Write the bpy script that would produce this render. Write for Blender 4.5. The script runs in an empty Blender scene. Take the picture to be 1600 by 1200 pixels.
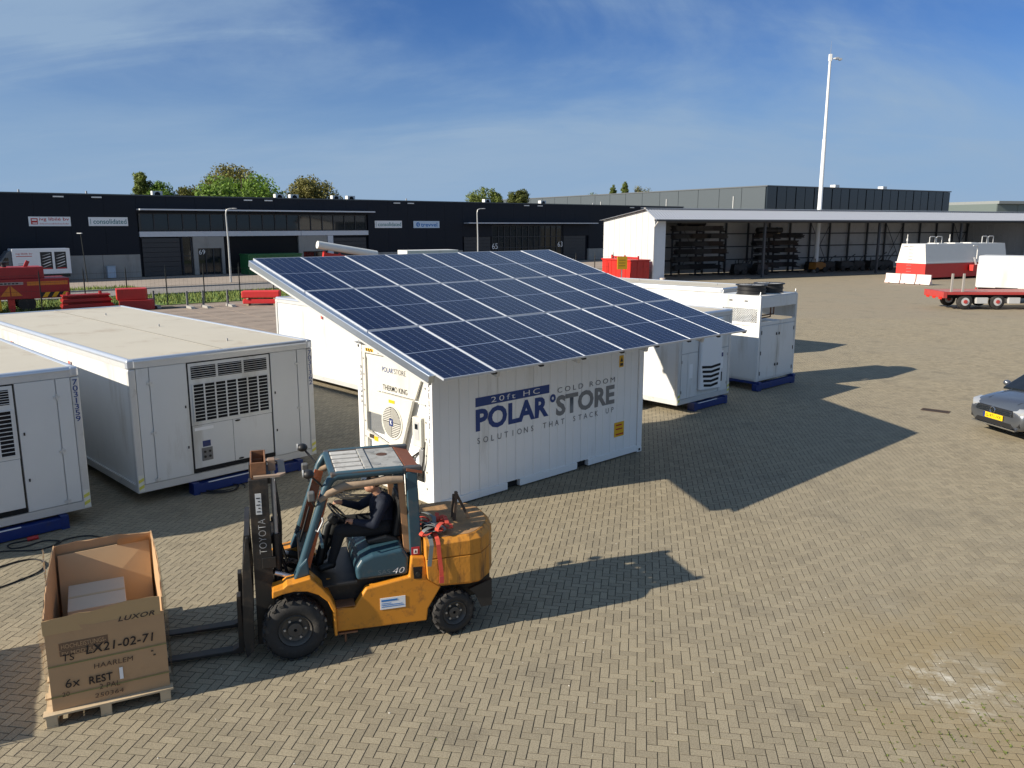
import bpy, bmesh, math, random
import numpy as np
from mathutils import Vector, Matrix
R = math.radians
rnd = random.Random(7)
scn = bpy.context.scene
COL = scn.collection

# ------------------------------------------------------------------ camera
F_PX, PITCH, CAM_H = 1266.9, 0.1939, 5.174      # focal length in photo pixels (1600 wide), pitch down, height
cam_d = bpy.data.cameras.new('camera'); cam = bpy.data.objects.new('camera', cam_d); COL.objects.link(cam)
cam_d.sensor_width = 36; cam_d.lens = 36 * F_PX / 1600
cam_d.clip_start = .1; cam_d.clip_end = 4000
cam.location = (0, 0, CAM_H); cam.rotation_euler = (math.pi / 2 - PITCH, 0.0021 * 0, 0)
scn.camera = cam
scn.render.resolution_x, scn.render.resolution_y = 1024, 768

# ------------------------------------------------------------------ light
LIGHT_AZ, SUN_EL = 23.4, 27.4                   # direction the light travels, height of the sun
SUN_STRENGTH, SKY_STRENGTH, EXPOSURE = 4.5, 0.060, 0.84
w = bpy.data.worlds.new('World'); scn.world = w; w.use_nodes = True
def world():
    nt = w.node_tree; nt.nodes.clear(); N = nt.nodes.new; L = nt.links.new
    out = N('ShaderNodeOutputWorld'); bg = N('ShaderNodeBackground'); bg.inputs[1].default_value = SKY_STRENGTH
    sky = N('ShaderNodeTexSky'); sky.sky_type = 'NISHITA'; sky.sun_disc = False
    sky.sun_elevation = R(SUN_EL); sky.sun_rotation = R(90 - (LIGHT_AZ + 180)) % (2 * math.pi)
    sky.air_density = 1.0; sky.dust_density = 0.7; sky.ozone_density = 1.6
    tc = N('ShaderNodeTexCoord'); sep = N('ShaderNodeSeparateXYZ'); L(tc.outputs['Generated'], sep.inputs[0])
    zz = N('ShaderNodeMath'); zz.operation = 'MAXIMUM'; zz.inputs[1].default_value = 0.0; L(sep.outputs[2], zz.inputs[0])
    za = N('ShaderNodeMath'); za.operation = 'ADD'; za.inputs[1].default_value = .36; L(zz.outputs[0], za.inputs[0])
    dx = N('ShaderNodeMath'); dx.operation = 'DIVIDE'; L(sep.outputs[0], dx.inputs[0]); L(za.outputs[0], dx.inputs[1])
    dy = N('ShaderNodeMath'); dy.operation = 'DIVIDE'; L(sep.outputs[1], dy.inputs[0]); L(za.outputs[0], dy.inputs[1])
    cmb = N('ShaderNodeCombineXYZ'); L(dx.outputs[0], cmb.inputs[0]); L(dy.outputs[0], cmb.inputs[1])
    def noise(sx, sy, rot, scale, det, dist, off=(0, 0, 0)):
        m = N('ShaderNodeMapping'); m.inputs['Rotation'].default_value = (0, 0, R(rot)); m.inputs['Scale'].default_value = (sx, sy, 1)
        m.inputs['Location'].default_value = off
        L(cmb.outputs[0], m.inputs[0]); n = N('ShaderNodeTexNoise'); n.inputs['Scale'].default_value = scale
        n.inputs['Detail'].default_value = det; n.inputs['Roughness'].default_value = .58; n.inputs['Distortion'].default_value = dist
        L(m.outputs[0], n.inputs[0]); return n.outputs[0]
    tint = N('ShaderNodeMix'); tint.data_type = 'RGBA'; tint.blend_type = 'MULTIPLY'; tint.inputs[0].default_value = 1; L(sky.outputs[0], tint.inputs[6]); tint.inputs[7].default_value = (.30, .52, .92, 1)
    def mathn(op, a_, b_):
        m = N('ShaderNodeMath'); m.operation = op
        for v, i in ((a_, 0), (b_, 1)):
            if isinstance(v, (int, float)): m.inputs[i].default_value = v
            else: L(v, m.inputs[i])
        return m.outputs[0]
    def rng(v, lo, hi, a_=0., b_=1.):
        m = N('ShaderNodeMapRange'); m.interpolation_type = 'SMOOTHSTEP'; m.inputs[1].default_value = lo; m.inputs[2].default_value = hi; m.inputs[3].default_value = a_; m.inputs[4].default_value = b_; L(v, m.inputs[0]); return m.outputs[0]
    hz = N('ShaderNodeMix'); hz.data_type = 'RGBA'; L(rng(zz.outputs[0], 0, .23, .95, .0), hz.inputs[0]); L(tint.outputs[2], hz.inputs[6]); hz.inputs[7].default_value = (2.6, 3.95, 5.9, 1)    # hazy pale horizon all round
    a = noise(.62, 1.15, -24, 1.1, 10, .9, (4.4, 1.7, 0)); b = noise(.7, .9, 10, .8, 3, .3, (7.9, 3.1, 0)); c2 = noise(.45, 2.2, -30, 2.2, 11, 1.2, (1.3, 5.1, 0))
    f1 = mathn('MULTIPLY', rng(a, .29, .62), rng(b, .28, .52, .5, 1.)); f2 = mathn('MULTIPLY', rng(c2, .44, .74), .50)
    f = mathn('MINIMUM', mathn('ADD', mathn('MULTIPLY', f1, .95), mathn('MULTIPLY', f2, rng(a, .34, .6, .1, 1.))), .9)
    mix = N('ShaderNodeMix'); mix.data_type = 'RGBA'; L(f, mix.inputs[0]); L(hz.outputs[2], mix.inputs[6]); mix.inputs[7].default_value = (2.8, 4.0, 5.6, 1)
    L(mix.outputs[2], bg.inputs[0]); L(bg.outputs[0], out.inputs[0])
world()
sun_d = bpy.data.lights.new('sun', 'SUN'); sun = bpy.data.objects.new('sun', sun_d); COL.objects.link(sun)
sun_d.energy = SUN_STRENGTH; sun_d.angle = R(.53); sun_d.color = (1, .90, .75)
_d = Vector((math.cos(R(LIGHT_AZ)) * math.cos(R(SUN_EL)), math.sin(R(LIGHT_AZ)) * math.cos(R(SUN_EL)), -math.sin(R(SUN_EL))))
sun.rotation_euler = _d.to_track_quat('-Z', 'Y').to_euler(); sun.location = (-30, -10, 30)
vs = scn.view_settings; vs.view_transform = 'Standard'; vs.look = 'None'; vs.gamma = 1; vs.use_curve_mapping = False; vs.exposure = EXPOSURE
scn.cycles.max_bounces = 8; scn.cycles.use_denoising = True

# ------------------------------------------------------------------ helpers
def srgb(h):
    c = [int(h[i:i + 2], 16) / 255 for i in (0, 2, 4)]
    return tuple(x / 12.92 if x <= .04045 else ((x + .055) / 1.055) ** 2.4 for x in c)
MATS = {}
def mat(name, col, rough=.55, metal=0., var=.10, scale=2.5, bump=0., bscale=60, dirt=None, dirt_amt=.0, dscale=4, coat=0., spec=.5, streak=False, emit=None):
    """Principled material: base colour with cloudy variation, optional dirt patches and fine relief."""
    if name in MATS: return MATS[name]
    m = bpy.data.materials.new(name); m.use_nodes = True; nt = m.node_tree; N = nt.nodes.new; L = nt.links.new
    p = nt.nodes['Principled BSDF']; c = srgb(col) if isinstance(col, str) else col
    p.inputs['Roughness'].default_value = rough; p.inputs['Metallic'].default_value = metal
    p.inputs['Coat Weight'].default_value = coat; p.inputs['Specular IOR Level'].default_value = spec
    tc = N('ShaderNodeTexCoord'); src = tc.outputs['Object']
    n = N('ShaderNodeTexNoise'); n.inputs['Scale'].default_value = scale; n.inputs['Detail'].default_value = 6; L(src, n.inputs[0])
    hs = N('ShaderNodeMix'); hs.data_type = 'RGBA'
    hs.inputs[6].default_value = tuple(min(1, x * (1 + var)) for x in c) + (1,); hs.inputs[7].default_value = tuple(x * (1 - var) for x in c) + (1,)
    L(n.outputs[0], hs.inputs[0]); last = hs.outputs[2]
    if dirt:
        d = srgb(dirt) if isinstance(dirt, str) else dirt
        mp = N('ShaderNodeMapping'); mp.inputs['Scale'].default_value = (1, 1, .18) if streak else (1, 1, 1); L(src, mp.inputs[0])
        n2 = N('ShaderNodeTexNoise'); n2.inputs['Scale'].default_value = dscale; n2.inputs['Detail'].default_value = 9; n2.inputs['Roughness'].default_value = .68; L(mp.outputs[0], n2.inputs[0])
        mr = N('ShaderNodeMapRange'); mr.inputs[1].default_value = .62 - dirt_amt * .35; mr.inputs[2].default_value = .74 - dirt_amt * .2; L(n2.outputs[0], mr.inputs[0])
        sc = N('ShaderNodeMath'); sc.operation = 'MULTIPLY'; sc.inputs[1].default_value = min(1, .35 + dirt_amt); L(mr.outputs[0], sc.inputs[0])
        mx = N('ShaderNodeMix'); mx.data_type = 'RGBA'; L(sc.outputs[0], mx.inputs[0]); L(last, mx.inputs[6]); mx.inputs[7].default_value = d + (1,); last = mx.outputs[2]
    L(last, p.inputs['Base Color'])
    if bump:
        nb = N('ShaderNodeTexNoise'); nb.inputs['Scale'].default_value = bscale; nb.inputs['Detail'].default_value = 4; L(src, nb.inputs[0])
        b = N('ShaderNodeBump'); b.inputs['Strength'].default_value = bump; b.inputs['Distance'].default_value = .01; L(nb.outputs[0], b.inputs['Height']); L(b.outputs[0], p.inputs['Normal'])
    if emit:
        p.inputs['Emission Color'].default_value = srgb(emit[0]) + (1,); p.inputs['Emission Strength'].default_value = emit[1]
    MATS[name] = m; return m

class MB:
    def __init__(s): s.v = []; s.f = []; s.m = []
    def add(s, vs, fs, mi=0):
        o = len(s.v); s.v += [tuple(q) for q in vs]; s.f += [tuple(i + o for i in f) for f in fs]; s.m += [mi] * len(fs); return s
    def box(s, x0, x1, y0, y1, z0, z1, mi=0):
        return s.add([(x0, y0, z0), (x1, y0, z0), (x1, y1, z0), (x0, y1, z0), (x0, y0, z1), (x1, y0, z1), (x1, y1, z1), (x0, y1, z1)],
                     [(0, 3, 2, 1), (4, 5, 6, 7), (0, 1, 5, 4), (1, 2, 6, 5), (2, 3, 7, 6), (3, 0, 4, 7)], mi)
    def obox(s, c, sz, M, mi=0):
        c = Vector(c); h = [q / 2 for q in sz]
        vs = [c + M @ Vector((a * h[0], b * h[1], d * h[2])) for d in (-1, 1) for a, b in ((-1, -1), (1, -1), (1, 1), (-1, 1))]
        return s.add(vs, [(0, 3, 2, 1), (4, 5, 6, 7), (0, 1, 5, 4), (1, 2, 6, 5), (2, 3, 7, 6), (3, 0, 4, 7)], mi)
    def bar(s, p0, p1, wx, wz, up=(0, 0, 1), mi=0):
        p0 = Vector(p0); p1 = Vector(p1); d = p1 - p0; l = d.length; d.normalize(); u = Vector(up)
        if abs(d.dot(u)) > .98: u = Vector((1, 0, 0))
        a = d.cross(u).normalized(); b = a.cross(d).normalized(); M = Matrix((a, d, b)).transposed()
        return s.obox((p0 + p1) / 2, (wx, l, wz), M, mi)
    def prism(s, poly, ax, a0, a1, mi=0):
        def P(q, a): return {'x': (a, q[0], q[1]), 'y': (q[0], a, q[1]), 'z': (q[0], q[1], a)}[ax]
        n = len(poly); vs = [P(q, a0) for q in poly] + [P(q, a1) for q in poly]
        return s.add(vs, [tuple(range(n))[::-1], tuple(range(n, 2 * n))] + [(i, (i + 1) % n, n + (i + 1) % n, n + i) for i in range(n)], mi)
    def tube(s, pts, r, n=8, closed=False, mi=0):
        pts = [Vector(p) for p in pts]; N = len(pts); rs = r if isinstance(r, (list, tuple)) else [r] * N; rings = []; prev = None
        for i, p in enumerate(pts):
            d = (pts[(i + 1) % N] - pts[i - 1]) if closed else (pts[min(i + 1, N - 1)] - pts[max(i - 1, 0)])
            d.normalize()
            if prev is None: a = d.orthogonal().normalized()
            else: a = (prev - d * prev.dot(d)).normalized()
            prev = a; b = d.cross(a); rings.append([p + (a * math.cos(2 * math.pi * k / n) + b * math.sin(2 * math.pi * k / n)) * rs[i] for k in range(n)])
        fs = []; M = N if closed else N - 1
        for i in range(M):
            j = (i + 1) % N
            fs += [(i * n + k, i * n + (k + 1) % n, j * n + (k + 1) % n, j * n + k) for k in range(n)]
        if not closed: fs += [tuple(range(n))[::-1], tuple(range((N - 1) * n, N * n))]
        return s.add([q for r_ in rings for q in r_], fs, mi)
    def cyl(s, p0, p1, r0, r1=None, n=16, mi=0): return s.tube([p0, p1], [r0, r0 if r1 is None else r1], n, False, mi)
    def lathe(s, prof, o, ax, n=24, mi=0, cap=True):
        o = Vector(o); d = Vector(ax).normalized(); a = d.orthogonal().normalized(); b = d.cross(a)
        vs = [o + d * h + (a * math.cos(2 * math.pi * k / n) + b * math.sin(2 * math.pi * k / n)) * r for r, h in prof for k in range(n)]
        fs = [(i * n + k, i * n + (k + 1) % n, (i + 1) * n + (k + 1) % n, (i + 1) * n + k) for i in range(len(prof) - 1) for k in range(n)]
        if cap: fs += [tuple(range(n))[::-1], tuple(range((len(prof) - 1) * n, len(prof) * n))]
        return s.add(vs, fs, mi)
    def loft(s, secs, cap=True, mi=0):
        n = len(secs[0]); vs = [q for sec in secs for q in sec]
        fs = [(i * n + k, i * n + (k + 1) % n, (i + 1) * n + (k + 1) % n, (i + 1) * n + k) for i in range(len(secs) - 1) for k in range(n)]
        if cap: fs += [tuple(range(n))[::-1], tuple(range((len(secs) - 1) * n, len(secs) * n))]
        return s.add(vs, fs, mi)
    def grid(s, rows, mi=0):
        n = len(rows[0]); return s.add([q for r in rows for q in r], [(i * n + k, i * n + k + 1, (i + 1) * n + k + 1, (i + 1) * n + k) for i in range(len(rows) - 1) for k in range(n - 1)], mi)
    def ell(s, c, r, n=12, m=8, mi=0):
        rows = [[(c[0] + r[0] * math.sin(math.pi * i / m) * math.cos(2 * math.pi * k / n), c[1] + r[1] * math.sin(math.pi * i / m) * math.sin(2 * math.pi * k / n), c[2] + r[2] * math.cos(math.pi * i / m)) for k in range(n + 1)] for i in range(m + 1)]
        return s.grid(rows, mi)
    def mesh(s, name, mats, smooth=False, fixn=True):
        me = bpy.data.meshes.new(name); me.from_pydata(s.v, [], s.f)
        for m in (mats if isinstance(mats, (list, tuple)) else [mats]): me.materials.append(m)
        if any(s.m): me.polygons.foreach_set('material_index', s.m)
        if fixn:
            bm = bmesh.new(); bm.from_mesh(me); bmesh.ops.remove_doubles(bm, verts=bm.verts, dist=1e-5) if smooth else None
            bmesh.ops.recalc_face_normals(bm, faces=bm.faces); bm.to_mesh(me); bm.free()
        if smooth:
            me.polygons.foreach_set('use_smooth', [True] * len(me.polygons)); me.set_sharp_from_angle(angle=R(42))
        me.update(); return me
    def build(s, name, mats, parent=None, bevel=0, seg=2, smooth=False, label=None, loc=None, rot=None, kind=None, fixn=True):
        return put(name, s.mesh(name, mats, smooth, fixn), parent, bevel, seg, label, loc, rot, kind)
def put(name, me, parent=None, bevel=0, seg=2, label=None, loc=None, rot=None, kind=None):
    o = bpy.data.objects.new(name, me); COL.objects.link(o)
    if parent is not None: o.parent = parent
    if loc is not None: o.location = loc
    if rot is not None: o.rotation_euler = rot
    if bevel:
        b = o.modifiers.new('bevel', 'BEVEL'); b.width = bevel; b.segments = seg; b.limit_method = 'ANGLE'; b.angle_limit = R(35)
    if label: o['label'] = label
    if kind: o['kind'] = kind
    return o
def thing(name, label, cat, loc=(0, 0, 0), rz=0, group=None):
    o = bpy.data.objects.new(name, None); COL.objects.link(o); o.empty_display_size = .3
    o.location = loc; o.rotation_euler = (0, 0, R(rz)); return tag(o, label, cat, group)
def tag(o, label, cat, group=None):
    o['label'] = label; o['category'] = cat
    if group: o['group'] = group
    return o
def copy_tree(o, parent=None):
    c = o.copy(); COL.objects.link(c); c.parent = parent
    for ch in list(o.children): copy_tree(ch, c)
    return c
def B(x0, x1, y0, y1, z0, z1): return MB().box(x0, x1, y0, y1, z0, z1)
def text(name, s, parent, m, o, U, V, w=None, h=None, bold=0, space=1.0, shear=0, line=1.0, align='L', depth=0):
    """Flat print: text s fitted into w x h metres, origin o, running along U with its height along V (parent coordinates)."""
    c = bpy.data.curves.new('print', 'FONT'); c.body = s; c.size = 1; c.offset = bold; c.space_character = space; c.shear = shear; c.space_line = line
    c.resolution_u = 3; c.fill_mode = 'FRONT'
    if '\n' in s: c.align_x = 'CENTER'
    t = bpy.data.objects.new('print', c); COL.objects.link(t); bpy.context.view_layer.update()
    me = bpy.data.meshes.new_from_object(t.evaluated_get(bpy.context.evaluated_depsgraph_get()))
    bpy.data.objects.remove(t); bpy.data.curves.remove(c)
    n = len(me.vertices); a = np.zeros(n * 3); me.vertices.foreach_get('co', a); a = a.reshape(-1, 3)
    mn, mx = a.min(0), a.max(0); su = w / (mx[0] - mn[0]) if w else None; sv = h / (mx[1] - mn[1]) if h else None
    su = su or sv; sv = sv or su; mn[0] += (mx[0] - mn[0]) / 2 if align == 'C' else 0; U = np.array(U, float); V = np.array(V, float); q = np.array(o, float) + np.outer((a[:, 0] - mn[0]) * su, U) + np.outer((a[:, 1] - mn[1]) * sv, V)
    me.vertices.foreach_set('co', q.ravel()); me.materials.clear(); me.materials.append(m); me.update()
    me.name = name; return put(name, me, parent)

PX_R, PX_U, PX_F = Vector((1, 0, 0)), Vector((0, math.sin(PITCH), math.cos(PITCH))), Vector((0, math.cos(PITCH), -math.sin(PITCH)))
def gp(x, y, z=0.):
    """Photo pixel to the point where its ray meets the level z."""
    d = PX_F + PX_R * ((x - 800) / F_PX) + PX_U * ((600 - y) / F_PX); t = (z - CAM_H) / d.z
    return Vector((d.x * t, d.y * t, z))
def rot2(v, a): return Vector((v[0] * math.cos(R(a)) - v[1] * math.sin(R(a)), v[0] * math.sin(R(a)) + v[1] * math.cos(R(a))))
YO = Vector((-1.4255, 14.1146)); YAW = 42.89                # the cold room's near corner and direction: the yard's grid
def yard(a, b): v = rot2((a, b), YAW); return (YO.x + v.x, YO.y + v.y, 0)

# ------------------------------------------------------------------ shared materials
white = mat('white_paint', (.74, .73, .70), .38, var=.03, dirt=(.42, .38, .31), dirt_amt=.10, dscale=2.2, streak=True)
cream = mat('reefer_white', (.60, .59, .54), .4, var=.03, dirt=(.45, .40, .32), dirt_amt=.12, dscale=1.6, streak=True)
unit_white = mat('unit_white', (.64, .65, .645), .35, var=.04, dirt=(.36, .33, .27), dirt_amt=.20, dscale=1.4, streak=True)
alu = mat('aluminium', (.62, .63, .64), .32, .85, var=.06)
alu_matt = mat('matt_aluminium', (.58, .585, .58), .5, .35, var=.08, dirt=(.33, .31, .27), dirt_amt=.12)
steel = mat('galvanised_steel', (.40, .41, .42), .45, .7, var=.15, scale=9)
black = mat('black_plastic', (.012, .012, .013), .5, var=.2)
rubber = mat('tyre_rubber', (.022, .021, .020), .8, var=.3, scale=8, dirt=(.10, .09, .075), dirt_amt=.2, dscale=6, bump=.2)
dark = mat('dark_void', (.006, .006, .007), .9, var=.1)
navy = mat('print_navy', (.006, .040, .20), .4, var=.03)
grey_print = mat('print_grey', (.11, .115, .125), .4, var=.03)
black_print = mat('print_black', (.012, .012, .014), .5, var=.05)
white_print = mat('print_white', (.8, .8, .8), .5, var=.03)
yellow = mat('label_yellow', (.75, .42, .01), .5, var=.06)
blue_steel = mat('blue_paint', (.008, .028, .15), .4, var=.15, dirt=(.06, .05, .045), dirt_amt=.2)
red_paint = mat('red_paint', (.48, .022, .016), .45, var=.12, dirt=(.10, .02, .015), dirt_amt=.2, dscale=2)
glass_dark = mat('window_glass', (.012, .016, .020), .04, var=.02, spec=.8)
concrete = mat('concrete', (.30, .29, .27), .85, var=.15, scale=1.2, dirt=(.16, .15, .135), dirt_amt=.25, dscale=.8, streak=True, bump=.2)
wood = mat('pallet_wood', (.50, .39, .25), .75, var=.2, scale=7, dirt=(.26, .19, .12), dirt_amt=.15, dscale=9, bump=.2, bscale=40)

# ------------------------------------------------------------------ ground
def paver_material(name, bricks):
    m = bpy.data.materials.new(name); m.use_nodes = True; nt = m.node_tree; N = nt.nodes.new; L = nt.links.new
    p = nt.nodes['Principled BSDF']; p.inputs['Roughness'].default_value = .82; p.inputs['Specular IOR Level'].default_value = .35
    g = N('ShaderNodeNewGeometry'); pos = g.outputs['Position']
    def noise(scale, det=5, rough=.55, src=pos):
        n = N('ShaderNodeTexNoise'); n.inputs['Scale'].default_value = scale; n.inputs['Detail'].default_value = det; n.inputs['Roughness'].default_value = rough; L(src, n.inputs[0]); return n.outputs[0]
    def ramp(v, a, b):
        r = N('ShaderNodeMapRange'); r.inputs[1].default_value = a; r.inputs[2].default_value = b; L(v, r.inputs[0]); return r.outputs[0]
    def mixc(f, a, b, k=1.):
        x = N('ShaderNodeMix'); x.data_type = 'RGBA'
        if k != 1.: q = N('ShaderNodeMath'); q.operation = 'MULTIPLY'; q.inputs[1].default_value = k; L(f, q.inputs[0]); f = q.outputs[0]
        L(f, x.inputs[0])
        for v, i in ((a, 6), (b, 7)):
            if isinstance(v, tuple): x.inputs[i].default_value = v + (1,)
            else: L(v, x.inputs[i])
        return x.outputs[2]
    if bricks:
        oi = N('ShaderNodeObjectInfo'); ad = N('ShaderNodeMath'); ad.operation = 'ADD'; L(g.outputs['Random Per Island'], ad.inputs[0]); L(oi.outputs['Random'], ad.inputs[1])
        fr = N('ShaderNodeMath'); fr.operation = 'FRACT'; L(ad.outputs[0], fr.inputs[0])
        c = mixc(fr.outputs[0], (0.228, 0.193, 0.131), (0.317, 0.270, 0.184))
    else:
        c = mixc(noise(9, 3), (0.238, 0.198, 0.136), (0.305, 0.255, 0.177))
    c = mixc(ramp(noise(.22, 6), .40, .66), c, (0.254, 0.224, 0.164), .55)              # worn grey tracks
    c = mixc(ramp(noise(.9, 8, .65), .54, .70), c, (0.135, 0.117, 0.086), .6)            # oil and dirt
    c = mixc(ramp(noise(60, 4, .75), .46, .68), c, (0.429, 0.383, 0.280), .45)               # stone grain
    c = mixc(ramp(noise(72, 3, .8), .50, .64), c, (0.100, 0.084, 0.058), .62)
    # sandy film and moss where the yard is little driven on
    d = N('ShaderNodeVectorMath'); d.operation = 'DISTANCE'; L(pos, d.inputs[0]); d.inputs[1].default_value = (6.6, 8.0, 0)
    q = N('ShaderNodeMath'); q.operation = 'MULTIPLY'; L(ramp(d.outputs['Value'], 3.6, .6), q.inputs[0]); L(ramp(noise(.8, 7, .6), .34, .56), q.inputs[1])
    c = mixc(q.outputs[0], c, (0.270, 0.198, 0.088), .85)
    wm = N('ShaderNodeVectorMath'); wm.operation = 'DISTANCE'; L(pos, wm.inputs[0]); wm.inputs[1].default_value = (5.05, 8.45, 0)
    q = N('ShaderNodeMath'); q.operation = 'MULTIPLY'; L(ramp(wm.outputs['Value'], .85, .1), q.inputs[0]); L(ramp(noise(3.5, 8, .7), .5, .66), q.inputs[1])
    c = mixc(q.outputs[0], c, (0.659, 0.636, 0.560), .85)
    L(c, p.inputs['Base Color'])
    b = N('ShaderNodeBump'); b.inputs['Strength'].default_value = .35; b.inputs['Distance'].default_value = .004; L(noise(150, 3, .7), b.inputs['Height']); L(b.outputs[0], p.inputs['Normal'])
    return m
paver = paver_material('concrete_pavers', True)
far_paving = paver_material('far_paving', False)
joint = mat('joint_sand', (.045, .038, .028), .95, var=.25, scale=1.1, dirt=(.055, .075, .02), dirt_amt=.25, dscale=1.7)

g = MB().grid([[(x, y, -.05) for x in (-1800, -60, 0, 60, 1800)] for y in (-300, 0, 45.4, 100, 400, 2600)]).build('ground', far_paving, kind='structure')
paving = MB().add([(-40, 3.5, -.0048), (40, 3.5, -.0048), (40, 45.4, -.0048), (-40, 45.4, -.0048)], [(0, 1, 2, 3)]).build('yard_paving', joint, kind='structure')

def bricks():
    c = .107; az = R(-9); b1 = np.array([math.cos(az), math.sin(az)]); b2 = np.array([-math.sin(az), math.cos(az)])
    rng = np.random.default_rng(3)
    n = 480; I, J = np.meshgrid(np.arange(-n, n), np.arange(-n, n), indexing='ij'); k = (I - J) % 4
    ctr = []; hor = []
    m0 = k == 0; m3 = k == 3
    for m_, ox, oy, h in ((m0, 1, .5, 1), (m3, .5, 1, 0)):
        u = (I[m_] + ox) * c; v = (J[m_] + oy) * c; P = np.outer(u, b1) + np.outer(v, b2) + np.array([0, 22.])
        keep = (P[:, 1] > 4.6) & (P[:, 1] < 45.5) & (np.abs(P[:, 0]) < .70 * P[:, 1] + 2.5) & (np.abs(P[:, 0]) < 39)
        ctr.append(P[keep]); hor.append(np.full(keep.sum(), h))
    P = np.concatenate(ctr); Hh = np.concatenate(hor); n = len(P)
    # the 300 that show largest in the photograph stay single bricks
    d2 = P[:, 0] ** 2 + P[:, 1] ** 2 + CAM_H ** 2
    zc = P[:, 1] * math.cos(PITCH) + CAM_H * math.sin(PITCH); xp = 800 + F_PX * P[:, 0] / zc; yp = 600 + F_PX * (CAM_H * math.cos(PITCH) - P[:, 1] * math.sin(PITCH)) / zc
    inb = (xp > 14) & (xp < 1586) & (yp < 1188) & ~((xp < 290) & (yp > 800))
    order = np.argsort(np.where(inb, d2 ** 1.5, 1e9)); single = order[:300]; rest = order[300:]
    rest = rest[np.argsort(d2[rest])]
    g = .0045; inset = .0016
    loc = {}
    for h in (1, 0):
        hx, hy = (c - g, c / 2 - g) if h else (c / 2 - g, c - g)
        top = [(-hx + inset, -hy + inset), (hx - inset, -hy + inset), (hx - inset, hy - inset), (-hx + inset, hy - inset)]
        bot = [(-hx, -hy), (hx, -hy), (hx, hy), (-hx, hy)]
        loc[h] = np.array([[*q, 0.] for q in top] + [[*q, -.006] for q in bot] + [[*q, -.021] for q in bot])
    fq = np.array([[0, 1, 2, 3]] + [[4 + i, 4 + (i + 1) % 4, (i + 1) % 4, i] for i in range(4)] + [[8 + i, 8 + (i + 1) % 4, 4 + (i + 1) % 4, 4 + i] for i in range(4)])
    near = rest[d2[rest] < 19 ** 2 + CAM_H ** 2]; far = rest[d2[rest] >= 19 ** 2 + CAM_H ** 2]
    for idx, nv in ((near, 12), (far, 8)):
        V = np.where(Hh[idx][:, None, None] == 1, loc[1][None, :nv], loc[0][None, :nv])
        if nv == 8:
            V = V.copy(); V[:, 4:, 2] = -.018
        tl = rng.normal(0, .005, (len(idx), 2)); z = V[:, :, 2] + np.clip(rng.normal(-.0012, .0007, len(idx)), -.003, .0)[:, None] + V[:, :, 0] * tl[:, :1] + V[:, :, 1] * tl[:, 1:]
        ra = rng.normal(0, .006, len(idx)); x = V[:, :, 0] - V[:, :, 1] * ra[:, None]; y = V[:, :, 1] + V[:, :, 0] * ra[:, None]
        W = np.empty((len(idx), nv, 3)); W[:, :, :2] = x[:, :, None] * b1 + y[:, :, None] * b2 + P[idx][:, None, :]; W[:, :, 2] = z
        f = fq if nv == 12 else fq[:5]; Fc = (f[None] + (np.arange(len(idx)) * nv)[:, None, None]).reshape(-1, 4)
        me = bpy.data.meshes.new('bricks'); me.vertices.add(W.shape[0] * nv); me.vertices.foreach_set('co', W.ravel())
        me.loops.add(Fc.size); me.loops.foreach_set('vertex_index', Fc.ravel().astype(np.int32)); me.polygons.add(len(Fc))
        me.polygons.foreach_set('loop_start', (np.arange(len(Fc)) * 4).astype(np.int32)); me.polygons.foreach_set('use_smooth', np.zeros(len(Fc), bool)); me.update(calc_edges=True); me.materials.append(paver)
        put('bricks', me, paving, kind='stuff')
    mes = {}
    for h in (1, 0):
        me = bpy.data.meshes.new('brick'); me.from_pydata([tuple(q) for q in loc[h]], [], [tuple(int(i) for i in q) for q in fq]); me.materials.append(paver); mes[h] = me
    for i in single:
        o = put('brick', mes[int(Hh[i])], paving, loc=(P[i, 0], P[i, 1], -.0005 - .0015 * rng.random())); o.rotation_euler = (rng.normal(0, .006), rng.normal(0, .006), az + rng.normal(0, .006))
bricks()

# concrete slabs of the back of the yard, along the fence
FO, FAZ = Vector((-22.7, 53.5)), 38.0
def fen(a, b, z=0.): v = rot2((a, b), FAZ); return Vector((FO.x + v.x, FO.y + v.y, z))
slab_mat = mat('slab_concrete', (.27, .215, .17), .85, var=.18, scale=.7, dirt=(.15, .12, .095), dirt_amt=.3, dscale=.5, bump=.15)
slabs = MB().add([tuple(fen(a, b, -.004)) for a, b in ((-16, -26), (24, -26), (24, -.9), (-16, -.9))], [(0, 1, 2, 3)]).build('slab_paving', joint, kind='structure')
sl_me = B(-.985, .985, -.985, .985, -.03, .008).mesh('slab', slab_mat)
for i in range(20):
    for j in range(12):
        q = fen(-15 + i * 2, -2 - j * 2)
        if -22 < q.x < -6.5 and q.y > 31:
            o = put('slab', sl_me, slabs, loc=(q.x, q.y, rnd.uniform(-.004, .004)), rot=(rnd.uniform(-.002, .002), rnd.uniform(-.002, .002), R(FAZ)))
# drain in the paving
dr = thing('drain_grate', 'rusty slotted drain grate sunk in the brick paving before the car', 'drain', (12.0, 22.4, .004), -38)
rust = mat('rusty_iron', (.10, .065, .045), .8, .3, var=.3, scale=12)
fr_ = MB(); [fr_.box(*q) for q in ((-.36, .36, -.17, -.14, 0, .006), (-.36, .36, .14, .17, 0, .006), (-.36, -.33, -.14, .14, 0, .006), (.33, .36, -.14, .14, 0, .006))]
fr_.build('frame', rust, dr); B(-.33, .33, -.14, .14, -.002, .0008).build('pit', dark, dr)
for i in range(13): B(-.312 + i * .052 - .010, -.312 + i * .052 + .010, -.14, .14, .001, .005).build('slat', rust, dr)

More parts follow.
